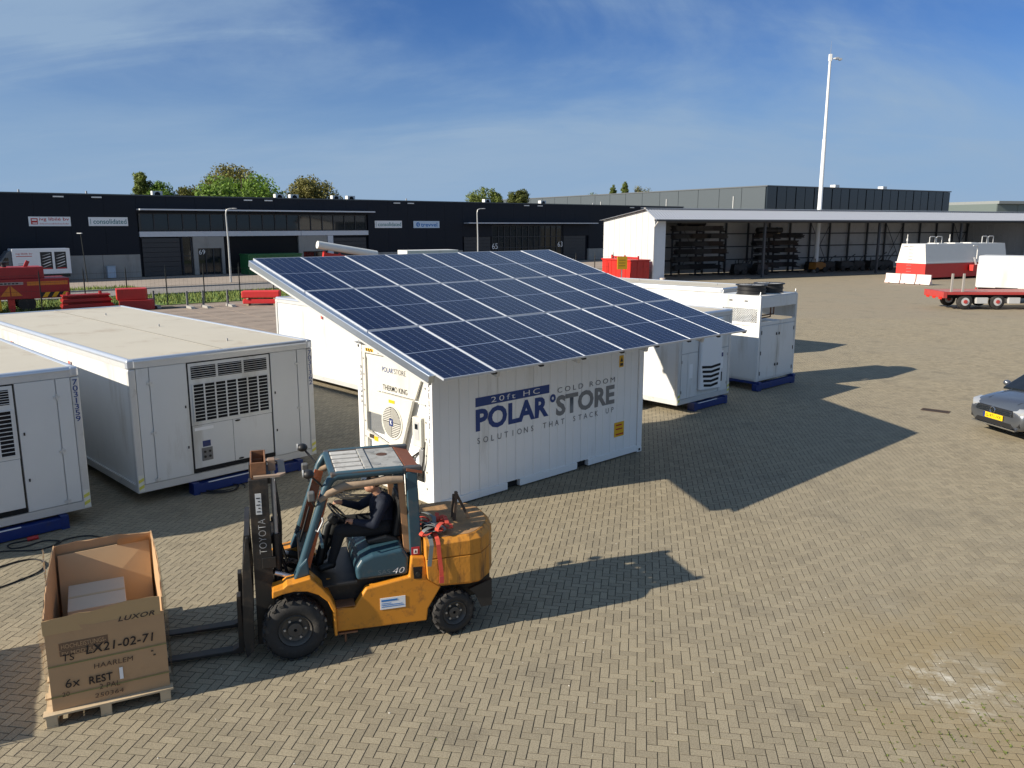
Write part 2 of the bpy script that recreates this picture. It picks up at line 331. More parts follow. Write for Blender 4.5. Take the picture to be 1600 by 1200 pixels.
# grass verge, road and forecourt behind the fence
grass_mat = mat('grass', (.10, .17, .025), .9, var=.35, scale=3, dirt=(.15, .14, .04), dirt_amt=.3, dscale=1.2)
asphalt = mat('asphalt', (.21, .195, .18), .9, var=.12, scale=.8, dirt=(.13, .12, .11), dirt_amt=.3, dscale=.4)
fore = mat('forecourt_pavers', (.30, .25, .205), .9, var=.15, scale=1.4, dirt=(.19, .16, .13), dirt_amt=.3, dscale=.6)
def sheet(name, pts, z, m, **k): return MB().add([(p[0], p[1], z) for p in pts], [tuple(range(len(pts)))]).build(name, m, kind='structure', **k)
sheet('verge', [fen(-60, .2), fen(38, .2), fen(38, 8.5), fen(-60, 8.5)], -.01, grass_mat)
sheet('road', [fen(-70, 8.7), fen(50, 8.7), fen(50, 15.4), fen(-70, 15.4)], -.03, asphalt)
sheet('forecourt', [fen(-70, 15.6), fen(70, 15.6), fen(70, 34), fen(-70, 34)], -.02, fore)
sheet('verge', [fen(-40, 15.9), fen(1.5, 15.9), fen(2.6, 17.0), fen(2.2, 18.6), fen(-40, 20)], .02, grass_mat)
for b0, b1_, nm in ((8.55, 8.75, 'kerb'), (15.4, 15.6, 'kerb')):
    k_ = MB()
    for i in range(49): p_, q_ = fen(-60 + i * 2 + .01, b0), fen(-58 + i * 2 - .01, b1_); k_.obox(fen(-59 + i * 2, (b0 + b1_) / 2, .02), (1.98, .2, .14), Matrix.Rotation(R(FAZ), 3, 'Z'))
    k_.build(nm, concrete, kind='structure')
def grass():
    rng = np.random.default_rng(5); mb = MB()
    for i in range(15000):
        a = rng.uniform(-14, 34); b = rng.uniform(.3, 8.4) if i < 11500 else rng.uniform(16, 19)
        if i >= 11500: a = rng.uniform(-30, 2)
        p = fen(a, b); h = rng.uniform(.08, .34) ** 1.1; t = rng.uniform(0, 6.3); dx, dy = .035 * math.cos(t), .035 * math.sin(t); lx, ly = rng.normal(0, .06, 2)
        mb.add([(p.x - dx, p.y - dy, -.01), (p.x + dx, p.y + dy, -.01), (p.x + lx, p.y + ly, h)], [(0, 1, 2)])
    o = mb.build('grass', mat('grass_blades', (.15, .19, .035), .8, var=.4, scale=1.5), fixn=False, kind='stuff'); o['label'] = 'green grass of the verge behind the fence'
    rng2 = np.random.default_rng(9); mb = MB()      # weeds in the joints
    for i in range(300):
        x = rng2.normal(5.3, .8); y = rng2.normal(7.35, .5)
        if rng2.random() < .05: x, y = rng2.uniform(-2, 8), rng2.uniform(6.6, 9)
        cs, sn = math.cos(R(-9)), math.sin(R(-9)); u_, v_ = x * cs + (y - 22) * sn, -x * sn + (y - 22) * cs
        if i % 2: u_ = round(u_ / .107) * .107
        else: v_ = round(v_ / .107) * .107
        x, y = u_ * cs - v_ * sn, 22 + u_ * sn + v_ * cs
        for k in range(4):
            t = rng2.uniform(0, 6.3); l = rng2.uniform(.006, .020); a = rng2.uniform(.004, .010)
            mb.add([(x, y, -.004), (x + l * math.cos(t) - a * math.sin(t), y + l * math.sin(t) + a * math.cos(t), a), (x + 1.5 * l * math.cos(t), y + 1.5 * l * math.sin(t), a * .8), (x + l * math.cos(t) + a * math.sin(t), y + l * math.sin(t) - a * math.cos(t), a)], [(0, 1, 2, 3)])
    o = mb.build('weeds', mat('weed_green', (.13, .16, .03), .8, var=.4), fixn=False, kind='stuff'); o['label'] = 'tiny green weeds growing in the paving joints'
grass()

# ------------------------------------------------------------------ dark hall behind the road
hall_dark = mat('hall_cladding', (.0075, .011, .019), .6, var=.08, spec=.25)
hall_trim = mat('hall_trim', (.55, .58, .63), .5, .2, var=.05)
door_dark = mat('door_charcoal', (.028, .031, .037), .5, var=.06)
pane_m = mat('hall_pane', (.010, .016, .019), .05, spec=.5, var=.4, scale=.4)
H = thing('industrial_hall', 'long low dark navy industrial hall with white company signs behind the road', 'building', (-46.6, 75.0, 0), 39.5)
B(-30, 97, .35, 32, 0, 7.85).build('wall', hall_dark, H)
def clad(x0, x1, z0, z1):
    n = max(1, round((x1 - x0) / 3)); d = (x1 - x0) / n
    for i in range(n): B(x0 + i * d + .008, x0 + (i + 1) * d - .008, 0, .345, z0, z1).build('cladding_panel', hall_dark, H)
clad(-30, 11.9, 2.28, 8.0); clad(11.9, 38, 6.32, 8.0); clad(38, 52, 1.9, 8.0); clad(52, 75.2, 5.1, 8); clad(75.2, 97, 1.7, 8.0)
clad(52, 56.9, 3.62, 5.09); clad(70, 75.2, 3.62, 5.09)
for x0, x1, z1 in ((-30, 11.9, 2.26), (38, 52, 1.88), (75.2, 97, 1.68)):
    n = round((x1 - x0) / 3.5); d = (x1 - x0) / n
    for i in range(n): B(x0 + i * d + .015, x0 + (i + 1) * d - .015, -.03, .34, 0, z1).build('concrete_panel', concrete, H)
B(-30.1, 97.1, -.06, .3, 8.0, 8.12).build('parapet_cap', mat('cap_grey', (.07, .08, .09), .4, .5), H)
B(11.9, 38.3, -1.3, -.02, 6.6, 6.74).build('canopy', hall_trim, H); B(52.2, 76, -1.2, -.02, 5.34, 5.46).build('canopy', hall_trim, H)
for x in np.linspace(12, 38, 4): 
    B(x, min(x + 8.65, 38) - .02, -.08, .3, 3.98, 4.5).build('band_panel', hall_trim, H) if x < 37 else None
def glazing(x0, x1, z0, z1, n, rows=1, m=pane_m):
    fr = MB(); d = (x1 - x0) / n; e = (z1 - z0) / rows
    for i in range(n + 1): fr.box(x0 + i * d - .05, x0 + i * d + .05, .12, .30, z0, z1)
    for j in range(rows + 1): fr.box(x0 + .05, x1 - .05, .14, .28, z0 + j * e - .04, z0 + j * e + .04)
    g_ = fr.build('window_frame', door_dark, H)
    for i in range(n):
        for j in range(rows): B(x0 + i * d + .06, x0 + (i + 1) * d - .06, .22, .24, z0 + j * e + .05, z0 + (j + 1) * e - .05).build('pane', m, g_)
glazing(12.1, 37.8, 4.56, 6.28, 18); glazing(16.15, 17.05, .05, 3.9, 1, 2); glazing(57, 69.9, .6, 5.05, 12, 3)
def rdoor(x0, x1, z1):
    for i in range(8): B(x0, x1, .1, .3, .02 + i * z1 / 8, (i + 1) * z1 / 8 - .012).build('door_slat', door_dark, H)
rdoor(12.2, 15.9, 3.85); rdoor(33.4, 37.7, 3.7); rdoor(52.3, 56.7, 3.6); rdoor(70.2, 74.6, 3.6)
B(17.2, 20.45, -.05, .3, 2.74, 3.95).build('portal', concrete, H); B(17.2, 17.65, -.05, .3, 0, 2.73).build('portal', concrete, H); B(20.15, 20.45, -.05, .3, 0, 2.73).build('portal', concrete, H)
glazing(17.68, 20.12, .02, 2.7, 3, 1)
B(29.0, 32.5, -.05, .3, 2.2, 3.95).build('portal', concrete, H); B(29.0, 29.5, -.05, .3, 0, 2.2).build('portal', concrete, H); glazing(29.6, 32.4, .02, 2.15, 2); B(32.6, 33.3, -.06, .3, 0, 3.95).build('column', hall_trim, H)
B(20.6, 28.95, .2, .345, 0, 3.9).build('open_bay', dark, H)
B(15.95, 16.1, .02, .3, 0, 3.95).build('door_post', hall_dark, H)
for s_, x, z, hgt in (('69', 17.78, 2.1, .5), ('65', 56.95, 1.95, .75), ('63', 69.0, 2.05, .75)): text('house_number', s_, H, white_print, (x, .10 if s_ == '69' else .05, z), (1, 0, 0), (0, 0, 1), h=hgt)
for x in (4.6, 7.9, 22.9, 25.2, 41.6, 43.6, 62.5, 65.0, 84, 86.5): B(x, x + .9, -.14, -.005, 7.72, 7.84).build('wall_lamp', mat('lamp_white', (.7, .7, .68), .4), H)
for x in (14.2, 27.5, 29.3, 34.6, 36.6, 57.4, 67.6):
    u = B(x, x + 1.0, 2.2, 2.8, 7.86, 8.6).build('rooftop_unit', unit_white, H); MB().cyl((x + .5, 2.19, 8.25), (x + .5, 2.16, 8.25), .28, n=14).build('fan', dark, u)
for x in (2.5, 8.4, 46, 80): MB().cyl((x, 4, 7.86), (x, 4, 8.5), .09).build('vent_pipe', steel, H)
sign_w = mat('sign_white', (.76, .77, .78), .45, var=.03)
def sign(label, x0, x1, z0, z1, bg=sign_w):
    o = rot2((x0, -.03), 39.5); t = thing('company_sign', label, 'sign', (-46.6 + o.x, 75 + o.y, z0), 39.5, None); B(0, x1 - x0, -.05, 0, 0, z1 - z0).build('board', bg, t); return t
red_print = mat('print_red', (.45, .02, .02), .5, var=.03); teal_print = mat('print_teal', (.015, .16, .17), .5, var=.03); blue_print = mat('print_blue', (.02, .16, .45), .5, var=.03)
X, Z = (1, 0, 0), (0, 0, 1)
s = sign('white sign with red lettering ivg libile bv on the dark hall', 2.4, 5.9, 5.05, 5.92)
MB().box(.18, .75, -.056, -.0505, .16, .72).build('emblem', red_print, s); MB().box(.26, .66, -.060, -.0565, .5, .62).box(.3, .7, -.060, -.0565, .24, .32).build('emblem_bars', white_print, s)
text('lettering', 'ivg libilé bv', s, red_print, (.88, -.053, .42), X, Z, 2.5, .38, .012); text('lettering', 'ılıbıılıoııblıılıoılııbı', s, red_print, (.88, -.053, .16), X, Z, 2.45, .14, .0)
for lab, x0, x1, z0, z1 in (('white consolidated sign beside the sign with red lettering', 7.45, 11.0, 5.06, 5.9), ('white consolidated sign beside the pale blue sign', 38.9, 42.7, 4.8, 5.66)):
    s = sign(lab, x0, x1, z0, z1); MB().box(.16, .2, -.056, -.0505, .16, .68).build('stroke', teal_print, s); text('lettering', 'consolidated', s, teal_print, (.42, -.053, .2), X, Z, x1 - x0 - .55, .46, .012)
s = sign('pale blue trevvel sign on the dark hall', 44.4, 48.3, 4.78, 5.64, mat('sign_blue', (.50, .62, .74), .45, var=.03))
MB().cyl((.66, -.0505, .43), (.66, -.056, .43), .28, n=20).build('emblem', blue_print, s); text('lettering', 't', s, white_print, (.6, -.058, .26), X, Z, .14, .34, .02); text('lettering', 'trevvel', s, blue_print, (1.08, -.053, .16), X, Z, 2.5, .5, .02)
# green waste container in front of the open bay
gp_ = mat('green_paint', (.015, .11, .035), .5, var=.15, dirt=(.02, .04, .02), dirt_amt=.2)
gc = thing('waste_container', 'green open-topped waste container before the open bay of the dark hall', 'container', tuple(rot2((21.6, -3.6), 39.5)) and (-46.6 + rot2((21.6, -3.6), 39.5).x, 75 + rot2((21.6, -3.6), 39.5).y, 0), 39.5)
MB().prism([(0, 0), (5.6, 0), (6.0, 2.0), (0, 2.0)], 'y', 0, 2.3).build('body', gp_, gc)
for i in range(7): B(.15 + i * .8, .25 + i * .8, -.09, -.002, .1, 1.9).build('rib', gp_, gc)
B(-.05, 6.05, -.1, 2.4, 2.0, 2.12).build('rim', gp_, gc)

# ------------------------------------------------------------------ far halls on the right
grey_clad = mat('grey_cladding', (.075, .092, .105), .5, .1, var=.05); dk_green = mat('dark_glass_facade', (.012, .017, .022), .2, var=.1, spec=.8)
c0 = Vector((45.5, 148.5)); GH = thing('warehouse', 'tall grey clad warehouse with dark glazed front behind the open shed', 'building', (c0.x, c0.y, 0), 29.8)
B(.3, 53.6, .3, 112, 0, 11.9).build('wall', grey_clad, GH); B(-.1, 54.2, -.1, 112.4, 11.9, 12.1).build('roof', mat('roof_grey', (.10, .11, .12), .5), GH)
for i in range(22):
    x = i * 2.45; B(x + .1, x + 2.35, -.02 - (i % 2) * .05, .298, 4, 11.85).build('facade_panel', dk_green, GH)
    if i % 2 == 0: B(x + .3, x + 2.1, -.14, -.09, 4, 7.3).build('green_pane', mat('green_pane', (.02, .10, .08), .3), GH)
for j in range(19): B(0, .298, .4 + j * 5.8, 6.1 + j * 5.8, 3, 11.85).build('cladding_panel', grey_clad, GH)
for j in (8, 27, 50, 76): B(-.16, -.005, j, j + .16, 2, 10.4).build('downpipe', alu_matt, GH)
for i in (9, 15): B(i * 2.4, i * 2.4 + 1.2, 3, 4.2, 12.1, 12.8).build('rooftop_unit', unit_white, GH)
FR = thing('warehouse', 'distant low grey-green warehouse beyond the right end of the open shed', 'building', (104, 178, 0), 16)
B(0, 90, 0, 40, 0, 9.6).build('wall', mat('grey_green', (.12, .15, .145), .6, var=.05), FR); MB().prism([(0, 9.6), (90, 9.6), (90, 10.2), (0, 10.2)], 'y', -.5, 40.5).build('roof', mat('roof_pale', (.22, .24, .24), .6), FR)
for i in range(16): B(i * 5.6 + .1, i * 5.6 + 5.5, -.08, -.005, 0, 9.5).build('cladding_panel', MATS['grey_green'], FR)
u = B(20, 22.2, 3, 4.6, 10.2, 11.9).build('rooftop_unit', unit_white, FR); MB().cyl((21.1, 2.98, 11), (21.1, 2.95, 11), .5).build('fan', dark, u)
po = gp(1539, 385, 3.); lamp_m = mat('lamp_grey', (.45, .46, .46), .4, .5)

# ------------------------------------------------------------------ open storage shed
SA = 26.0; SO = Vector((13.1, 76.0)); SH = thing('storage_shed', 'long open fronted storage shed with pale corrugated roof', 'shed', (SO.x, SO.y, 0), SA)
def shp(a, b, z=0): v = rot2((a, b), SA); return (SO.x + v.x, SO.y + v.y, z)
LN, DP = 56., 8.6
clad_w = mat('shed_white', (.50, .505, .51), .5, var=.05, dirt=(.45, .44, .42), dirt_amt=.15, dscale=.6, streak=True); clad_shade = mat('shed_shade_blue', (.60, .64, .70), .5, var=.05); dk_steel = mat('shed_steel', (.05, .055, .065), .6, var=.15); back_w = mat('shed_back', (.50, .50, .50), .6, var=.08, dirt=(.25, .24, .23), dirt_amt=.2, dscale=.5)
def roof_z(y): return 5.62 + (y + .75) * (6.62 - 5.62) / 1.75 if y < 1 else 6.62 - (y - 1) * .13
n = 9
for i in range(n):      # gable sheets, the sunny end
    y0, y1 = i * DP / n + .012, (i + 1) * DP / n - .012
    for x_, xb in ((0, .08), (LN - .08, LN)):
        pts = [(y0, .0), (y1, .0), (y1, roof_z(y1) - .06)] + ([(1, roof_z(1) - .06)] if y0 < 1 < y1 else []) + [(y0, roof_z(y0) - .06)]
        MB().prism(pts, 'x', x_, xb).build('wall_panel', clad_w if x_ == 0 else back_w, SH)
B(0, 1.25, -.06, -.002, 0, 5.5).build('front_wall', clad_shade, SH); B(LN - 1.2, LN, -.06, -.002, 0, 5.5).build('front_wall', clad_shade, SH)  # bluish shade of these front-facing returns is put into their colour
nb = 18
for i in range(nb):
    for j in range(4): B(i * LN / nb + .02, (i + 1) * LN / nb - .02, DP, DP + .08, j * 1.4 + .02, (j + 1) * 1.4 - .02).build('wall_panel', back_w, SH)
for j in range(1, 4): B(.1, LN - .1, DP - .12, DP - .005, j * 1.4 - .06, j * 1.4 + .06).build('girt', dk_steel, SH)
for i in range(0, nb + 1): 
    x = max(.12, min(LN - .3, i * LN / nb)); B(x, x + .16, DP - .3, DP - .13, 0, 5.5).build('column', dk_steel, SH)
for i in (3, 9, 13, 17):
    x0, x1 = i * LN / nb, (i + 1) * LN / nb
    b_ = MB(); b_.bar((x0, DP - .33, .3), (x1, DP - .33, 5.3), .05, .05); b_.bar((x0, DP - .37, 5.3), (x1, DP - .37, .3), .05, .05); b_.build('brace', dk_steel, SH)
for x in (13.4, 29.6, 43): B(x, x + .22, .1, .32, 0, 5.7).build('column', dk_steel, SH)
B(.1, LN - .1, .05, .25, 5.35, 5.6).build('beam', dk_steel, SH)
corr = mat('roof_sheet', (.46, .48, .52), .42, .35, var=.06, dirt=(.32, .32, .33), dirt_amt=.1)
def corrugated(y0, y1, z0, z1):
    N_ = int((LN + .8) / .16); rows = [[], []]
    for i in range(N_ + 1):
        x = -.4 + i * .16; dz = .05 if i % 2 else 0.
        rows[0].append((x, y0, z0 + dz)); rows[1].append((x, y1, z1 + dz))
    return MB().grid(rows).build('roof_sheet', corr, SH, fixn=False)
corrugated(-.75, 1.0, 5.62, 6.62); corrugated(1.0, DP + .4, 6.62, roof_z(DP + .4))
B(-.4, LN + .4, -.9, -.74, 5.5, 5.66).build('gutter', dk_steel, SH); B(-.42, LN + .42, .85, 1.15, 6.66, 6.72).build('ridge_cap', alu_matt, SH)
MB().tube([(-.1, -.8, 5.5), (-.1, -.4, 5.2), (-.1, -.12, 4.9), (-.1, -.12, 0)], .06).build('downpipe', alu_matt, SH)
sheet('shed_floor', [shp(0, -.5), shp(LN, -.5), shp(LN, DP), shp(0, DP)], -.025, mat('shed_concrete', (.20, .18, .16), .9, var=.2, scale=.6))

# racks and stored goods in the shed
pipe_m = [mat('pipe_dark', (.03, .03, .032), .5, .3, var=.3), mat('pipe_grey', (.07, .07, .072), .5, .4, var=.3), mat('pipe_brown', (.045, .032, .025), .7, var=.3)]
def rack(x, wid, levels, lab, dense):
    t = thing('storage_rack', lab, 'rack', shp(x, 5.0), SA)
    for i in range(3):
        px = i * wid / 2; B(px - .07, px + .07, .9, 1.06, 0, levels * .78 + .4).build('post', dk_steel, t); B(px - .07, px + .07, 0, 1.9, 0, .12).build('foot', dk_steel, t)
        for l in range(levels): B(px - .05, px + .05, 0, .9, .55 + l * .78, .65 + l * .78).build('arm', dk_steel, t)
    for l in range(levels):
        nb_ = 3 if dense else 2
        for k in range(nb_):
            x0 = rnd.uniform(-.4, .2) + k * wid / nb_; ln = wid / nb_ * rnd.uniform(.9, 1.15); mb = MB(); q = rnd.choice((0, 0, 1, 2))
            for a in range(rnd.randint(7, 10)):
                for b in range(rnd.randint(2, 5)): mb.cyl((x0 + rnd.uniform(-.12, .12), .08 + a * .1, .71 + l * .78 + b * .1), (x0 + ln + rnd.uniform(-.15, .15), .08 + a * .1, .71 + l * .78 + b * .1), .048, n=6)
            v = shp(x, 5.0); o = mb.build('pipe_bundle', pipe_m[q], loc=v, rot=(0, 0, R(SA)))
            tag(o, f'{["black", "grey", "brown"][q]} pipes {["first", "second", "third"][k]} along on the {["lowest", "second", "third", "fourth", "fifth", "top"][l]} level of the {"rack near the white gable" if levels == 6 else "rack beside the mast"}', 'pipes', 'pipe bundles on the shed racks')
rack(6.6, 6.2, 6, 'tall rack crammed with dark pipes near the white end of the shed', True)
rack(17.3, 6.0, 5, 'storage rack with posts and arms beside the mast in the shed', True)
for x, y, z, l, r, lab in ((7.2, 5.2, 5.02, 3.2, .38, 'thick black roll lying on top of the rack near the white gable'), (17.6, 5.2, 4.24, 3.4, .34, 'thick black roll lying on top of the rack beside the mast')):
    q = MB(); c_ = [(0, .0), (l * .3, .03), (l * .7, -.02), (l, .02)]; q.tube([(a, .5, z + r + b) for a, b in c_], [r * .95, r, r * .97, r * .9], 14)
    t = thing('tarpaulin_roll', lab, 'roll', shp(x, y), SA); q.build('roll', pipe_m[0], t, smooth=True)
    for a in (.6, l - .7): MB().cyl((a, .5, z + r), (a + .08, .5, z + r), r * 1.03, n=14).build('tie', dk_steel, t); B(a - .1, a + .2, .1, .9, z - .02, z + .06).build('bearer', wood, t)
def machine(x, y, kind, rz, lab, m):
    t = thing('stored_machine', lab, 'machine', shp(x, y), SA + rz, 'machines parked in the open shed')
    L_ = 1.5 + .5 * (kind % 2)
    MB().prism([(0, .35), (L_, .35), (L_, .95), (L_ * .6, 1.15), (.1, 1.1)], 'y', 0, .9).build('body', m, t, bevel=.04)
    for wx in (.3, L_ - .3):
        for wy in (-.08, .9): MB().cyl((wx, wy, .3), (wx, wy + .12, .3), .3, n=14).build('wheel', rubber, t)
    MB().tube([(L_ * .7, .45, 1.0), (L_ * .9, .45, 1.5), (L_ * 1.3, .45, 1.35 + .1 * kind)], .06).build('boom', pipe_m[1], t); MB().cyl((.3, .3, 1.1), (.3, .3, 1.5), .05).build('exhaust', pipe_m[0], t)
mm = [(13.3, 4.2, 'dark', pipe_m[0]), (14.6, 5.2, 'grey', pipe_m[1]), (15.6, 3.2, 'dark', pipe_m[0]), (24.1, 3.4, 'orange', mat('machine_orange', (.30, .12, .015), .6, var=.2)), (26.6, 4.6, 'dark', pipe_m[0]), (28.8, 4.2, 'dark', pipe_m[0]), (31.0, 4.4, 'dark', pipe_m[0]), (33.2, 4, 'dark', pipe_m[0]), (35.4, 4.2, 'dark', pipe_m[0]), (1.2, 6, 'dark', pipe_m[0])]
labs = ['dark wheeled machine between the two pipe racks', 'grey wheeled machine between the two pipe racks', 'dark wheeled machine against the rack beside the mast', 'orange wheeled machine at the foot of the mast'] + [f'{q} dark wheeled machine in the row right of the mast' for q in ('first', 'second', 'third', 'fourth', 'fifth')] + ['dark wheeled machine in the corner behind the white gable wall']
for i, (x, y, k, m) in enumerate(mm): machine(x, y, i, rnd.uniform(-15, 15), labs[i], m)
for i in range(9):
    x = 27 + i * 1.55; o = MB().prism([(0, 0), (1.2, 0), (1.15, .7), (.9, .95), (.2, 1.0), (0, .6)], 'y', 0, 1.0).build('covered_load', pipe_m[0], loc=shp(x, 7.0), rot=(0, 0, R(SA)), bevel=.08); tag(o, f'{["first", "second", "third", "fourth", "fifth", "sixth", "seventh", "eighth", "ninth"][i]} dark covered load along the shed back wall counted from the mast', 'load', 'covered loads along the back wall')
# light mast standing in the shed, through its roof
mb_ = shp(25.1, 4.4); MP = thing('light_mast', 'tall slim white light mast rising through the shed roof', 'mast', mb_, 0)
mw = mat('mast_white', (.68, .69, .69), .4, var=.04)
MB().lathe([(.26, 0), (.25, 7), (.235, 7.05), (.20, 14.2), (.165, 14.3), (.13, 22.2)], (0, 0, 0), (0, 0, 1), 16).build('pole', mw, MP, smooth=True)
MB().cyl((0, 0, 6.15), (0, 0, 6.55), .34).build('collar', alu_matt, MP)
MB().box(-.16, .16, -.14, .14, 22.2, 22.9).build('head', mw, MP, bevel=.03); MB().bar((.1, 0, 22.4), (.75, -.1, 22.55), .1, .1).build('arm', mw, MP)
for k in (0, 1): MB().prism([(.45 + k * .38, -.35), (.85 + k * .3, -.35), (.8 + k * .3, .1), (.5 + k * .38, .1)], 'z', 22.35 - k * .1, 22.55 - k * .1).build('floodlight', lamp_m, MP, bevel=.03)
MB().cyl((0, 0, 22.9), (0, 0, 24.2), .025, .008, n=6).build('lightning_rod', steel, MP)

# ------------------------------------------------------------------ cold room container
CR = thing('cold_room_container', 'white twenty foot cold room container lettered POLAR STORE under the solar panels', 'container', (YO.x, YO.y, 0), YAW)
CL, CW, CH = 6.058, 2.438, 2.896
box_w = mat('container_white', (.85, .85, .84), .36, var=.03, dirt=(.50, .47, .41), dirt_amt=.10, dscale=1.3, streak=True)
npan = 12; d = (CL - .34) / npan
for side in (0, 1):
    for i in range(npan):
        x0 = .17 + i * d; mb = MB(); ys = (lambda v: v) if side == 0 else (lambda v: CW - v)
        prof = [(x0 + .004, .03), (x0 + .03, .022), (x0 + d * .42, .022), (x0 + d * .43, .030), (x0 + d * .47, .030), (x0 + d * .48, .022), (x0 + d - .03, .022), (x0 + d - .004, .03), (x0 + d - .004, .07), (x0 + .004, .07)]
        mb.prism([(a, ys(b)) for a, b in prof], 'z', .172, 2.75).build('side_panel', box_w, CR)
for y0, y1 in ((.0, .12), (CW - .12, CW)):
    B(.17, CL - .17, y0 + .008, y1 - .008, 2.752, 2.87).build('top_rail', box_w, CR, bevel=.008)
    for a, b in ((.17, 1.83), (2.17, 3.86), (4.21, 5.888)): B(a, b, y0, y1, .03, .17).build('bottom_rail', box_w, CR, bevel=.006)
for a in (1.83, 3.86): B(a + .002, a + .338 + .0, .09, CW - .09, .035, .168).build('fork_pocket', dark, CR)
B(.12, CL - .12, .125, CW - .125, .06, .168).build('floor', steel, CR); B(.1, CL - .1, .075, CW - .075, .172, 2.74).build('core', box_w, CR)
B(.17, CL - .17, .1, CW - .1, 2.872, 2.885).build('roof', box_w, CR)
for x in (0, CL - .165):
    for y in (0, CW - .165):
        B(x, x + .165, y, y + .165, .122, 2.774).build('corner_post', box_w, CR, bevel=.012)
        for z in (0, CH - .12):
            c = B(x - .004, x + .169, y - .004, y + .169, z + .001, z + .12).build('corner_casting', box_w, CR, bevel=.012)
            xo = x - .006 if x == 0 else x + .171; yo = y - .006 if y == 0 else y + .171
            MB().box(xo - .001, xo + .001, y + .05, y + .11, z + .035, z + .09).box(x + .05, x + .11, yo - .001, yo + .001, z + .035, z + .09).build('casting_hole', dark, c)
# rear doors
for k in (0, 1):
    dd = B(CL - .06, CL - .01, .17 + k * 1.06, 1.21 + k * 1.06, .17, 2.75).build('door', box_w, CR, bevel=.01)
    for q in (.25, .75): MB().cyl((CL + .02, .17 + k * 1.06 + q, .2), (CL + .02, .17 + k * 1.06 + q, 2.72), .016, n=8).build('lock_rod', steel, dd)
# refrigeration unit in the sunny end: face at x = 0, y runs from the lettered side (0) to the far side
fr = MB(); 
for q in ((.17, 2.27, 2.72, 2.86), (.17, 2.27, .12, .30)): fr.box(.012, .10, q[0], q[1], q[2], q[3])
fr.box(.02, .10, .17, .27, .30, 2.72).box(.02, .10, 2.17, 2.268, .30, 2.72); fr.build('end_frame', cream, CR, bevel=.008)
B(.30, .34, .27, 2.17, .30, 2.72).build('unit_back', mat('unit_recess', (.035, .035, .037), .7, var=.2), CR)
def yzprism(name, poly, x0, x1, m, par=CR, bevel=.008, label=None): return MB().prism(poly, 'x', x0, x1).build(name, m, par, bevel=bevel, label=label)
yzprism('upper_cover', [(2.14, 2.70), (.30, 2.70), (.30, 2.5), (.545, 2.02), (1.765, 2.02), (2.14, 2.68)], .02, .06, cream)
yzprism('side_cover', [(2.165, 2.71), (2.165, 1.53), (1.64, 1.53), (1.72, 1.9)], .06, .10, cream)
yzprism('side_cover', [(.275, 2.45), (.275, 1.95), (.5, 1.95)], .05, .10, cream)
fan_cover = yzprism('fan_cover', [(1.76, 2.005), (.55, 2.005), (.93, 1.03), (1.02, .98), (1.32, .98)], -.03, .03, cream)
MB().lathe([(.30, 0), (.30, .012), (.335, .012), (.335, -.01)], (-.032, 1.22, 1.49), (-1, 0, 0), 32).build('fan_ring', cream, fan_cover, smooth=True)
MB().cyl((-.034, 1.22, 1.49), (-.040, 1.22, 1.49), .30, n=32).build('fan_dark', mat('grille_shadow', (.05, .05, .05), .7), fan_cover)
for qy in (0, 1):
    for qz in (0, 1):
        for i in range(8):
            t_ = .02 + i * .035
            L_ = math.sqrt(max(0, .29 ** 2 - t_ ** 2))
            s1 = 1 if qy else -1; s2 = 1 if qz else -1
            if qy == qz: y0, y1 = sorted((1.22 + s1 * .008, 1.22 + s1 * L_)); B(-.052, -.041, y0, y1, 1.49 + s2 * t_ - .008, 1.49 + s2 * t_ + .008).build('grille_slat', cream, fan_cover)
            else: z0, z1 = sorted((1.49 + s2 * .008, 1.49 + s2 * L_)); B(-.052, -.041, 1.22 + s1 * t_ - .008, 1.22 + s1 * t_ + .008, z0, z1).build('grille_slat', cream, fan_cover)
B(-.057, -.053, 1.165, 1.275, 1.42, 1.56).build('emblem', blue_steel, fan_cover); text('emblem_letter', 'K', fan_cover, white_print, (-.059, 1.245, 1.45), (0, -1, 0), (0, 0, 1), .05, .08, .02)
cb = B(-.035, .14, .30, .58, 1.16, 1.72).build('control_box', cream, CR, bevel=.025); B(-.042, -.036, .36, .50, 1.30, 1.64).build('keypad', mat('keypad_grey', (.42, .43, .44), .5), cb); B(-.046, -.043, .39, .48, 1.50, 1.60).build('display', glass_dark, cb)
B(.10, .28, 1.66, 2.16, 1.12, 1.52).build('condenser', mat('condenser_grey', (.24, .25, .26), .5, .4), CR, bevel=.01)
MB().bar((.0, 2.16, 1.12), (.0, 1.33, .93), .05, .13).build('cross_beam', cream, CR)
B(-.03, -.026, 1.86, 2.02, 1.04, 1.12).build('warning_label', mat('label_dark', (.05, .04, .03), .5), CR); B(-.03, -.026, 1.72, 1.855, 1.01, 1.10).build('warning_label', yellow, CR); B(-.038, -.031, 1.12, 1.31, 1.86, 1.92).build('warning_label', yellow, CR)
B(-.03, -.026, .70, .84, .88, .95).build('warning_label', yellow, CR)
comp = MB(); comp.cyl((.12, .42, .62), (.12, .9, .62), .16, n=14).cyl((.15, 1.3, .6), (.15, 1.75, .6), .19, n=14); comp.build('compressor', black, CR, smooth=True)
for q in (((.1, .5, 1.05), (.05, .7, .9), (.08, .95, .85), (.1, 1.1, .6)), ((.1, 1.5, .9), (.05, 1.35, .7), (.1, 1.2, .45)), ((.05, .33, 1.16), (.0, .3, .9), (.0, .38, .6))): MB().tube(q, .018, 6).build('hose', black, CR)
B(.05, .28, .3, .5, .7, 1.1).build('junction_box', steel, CR, bevel=.01)
MB().tube([(-.02, .2, 1.3), (-.03, .24, .95), (-.02, .33, .62)], .012, 6).build('power_cable', black, CR)
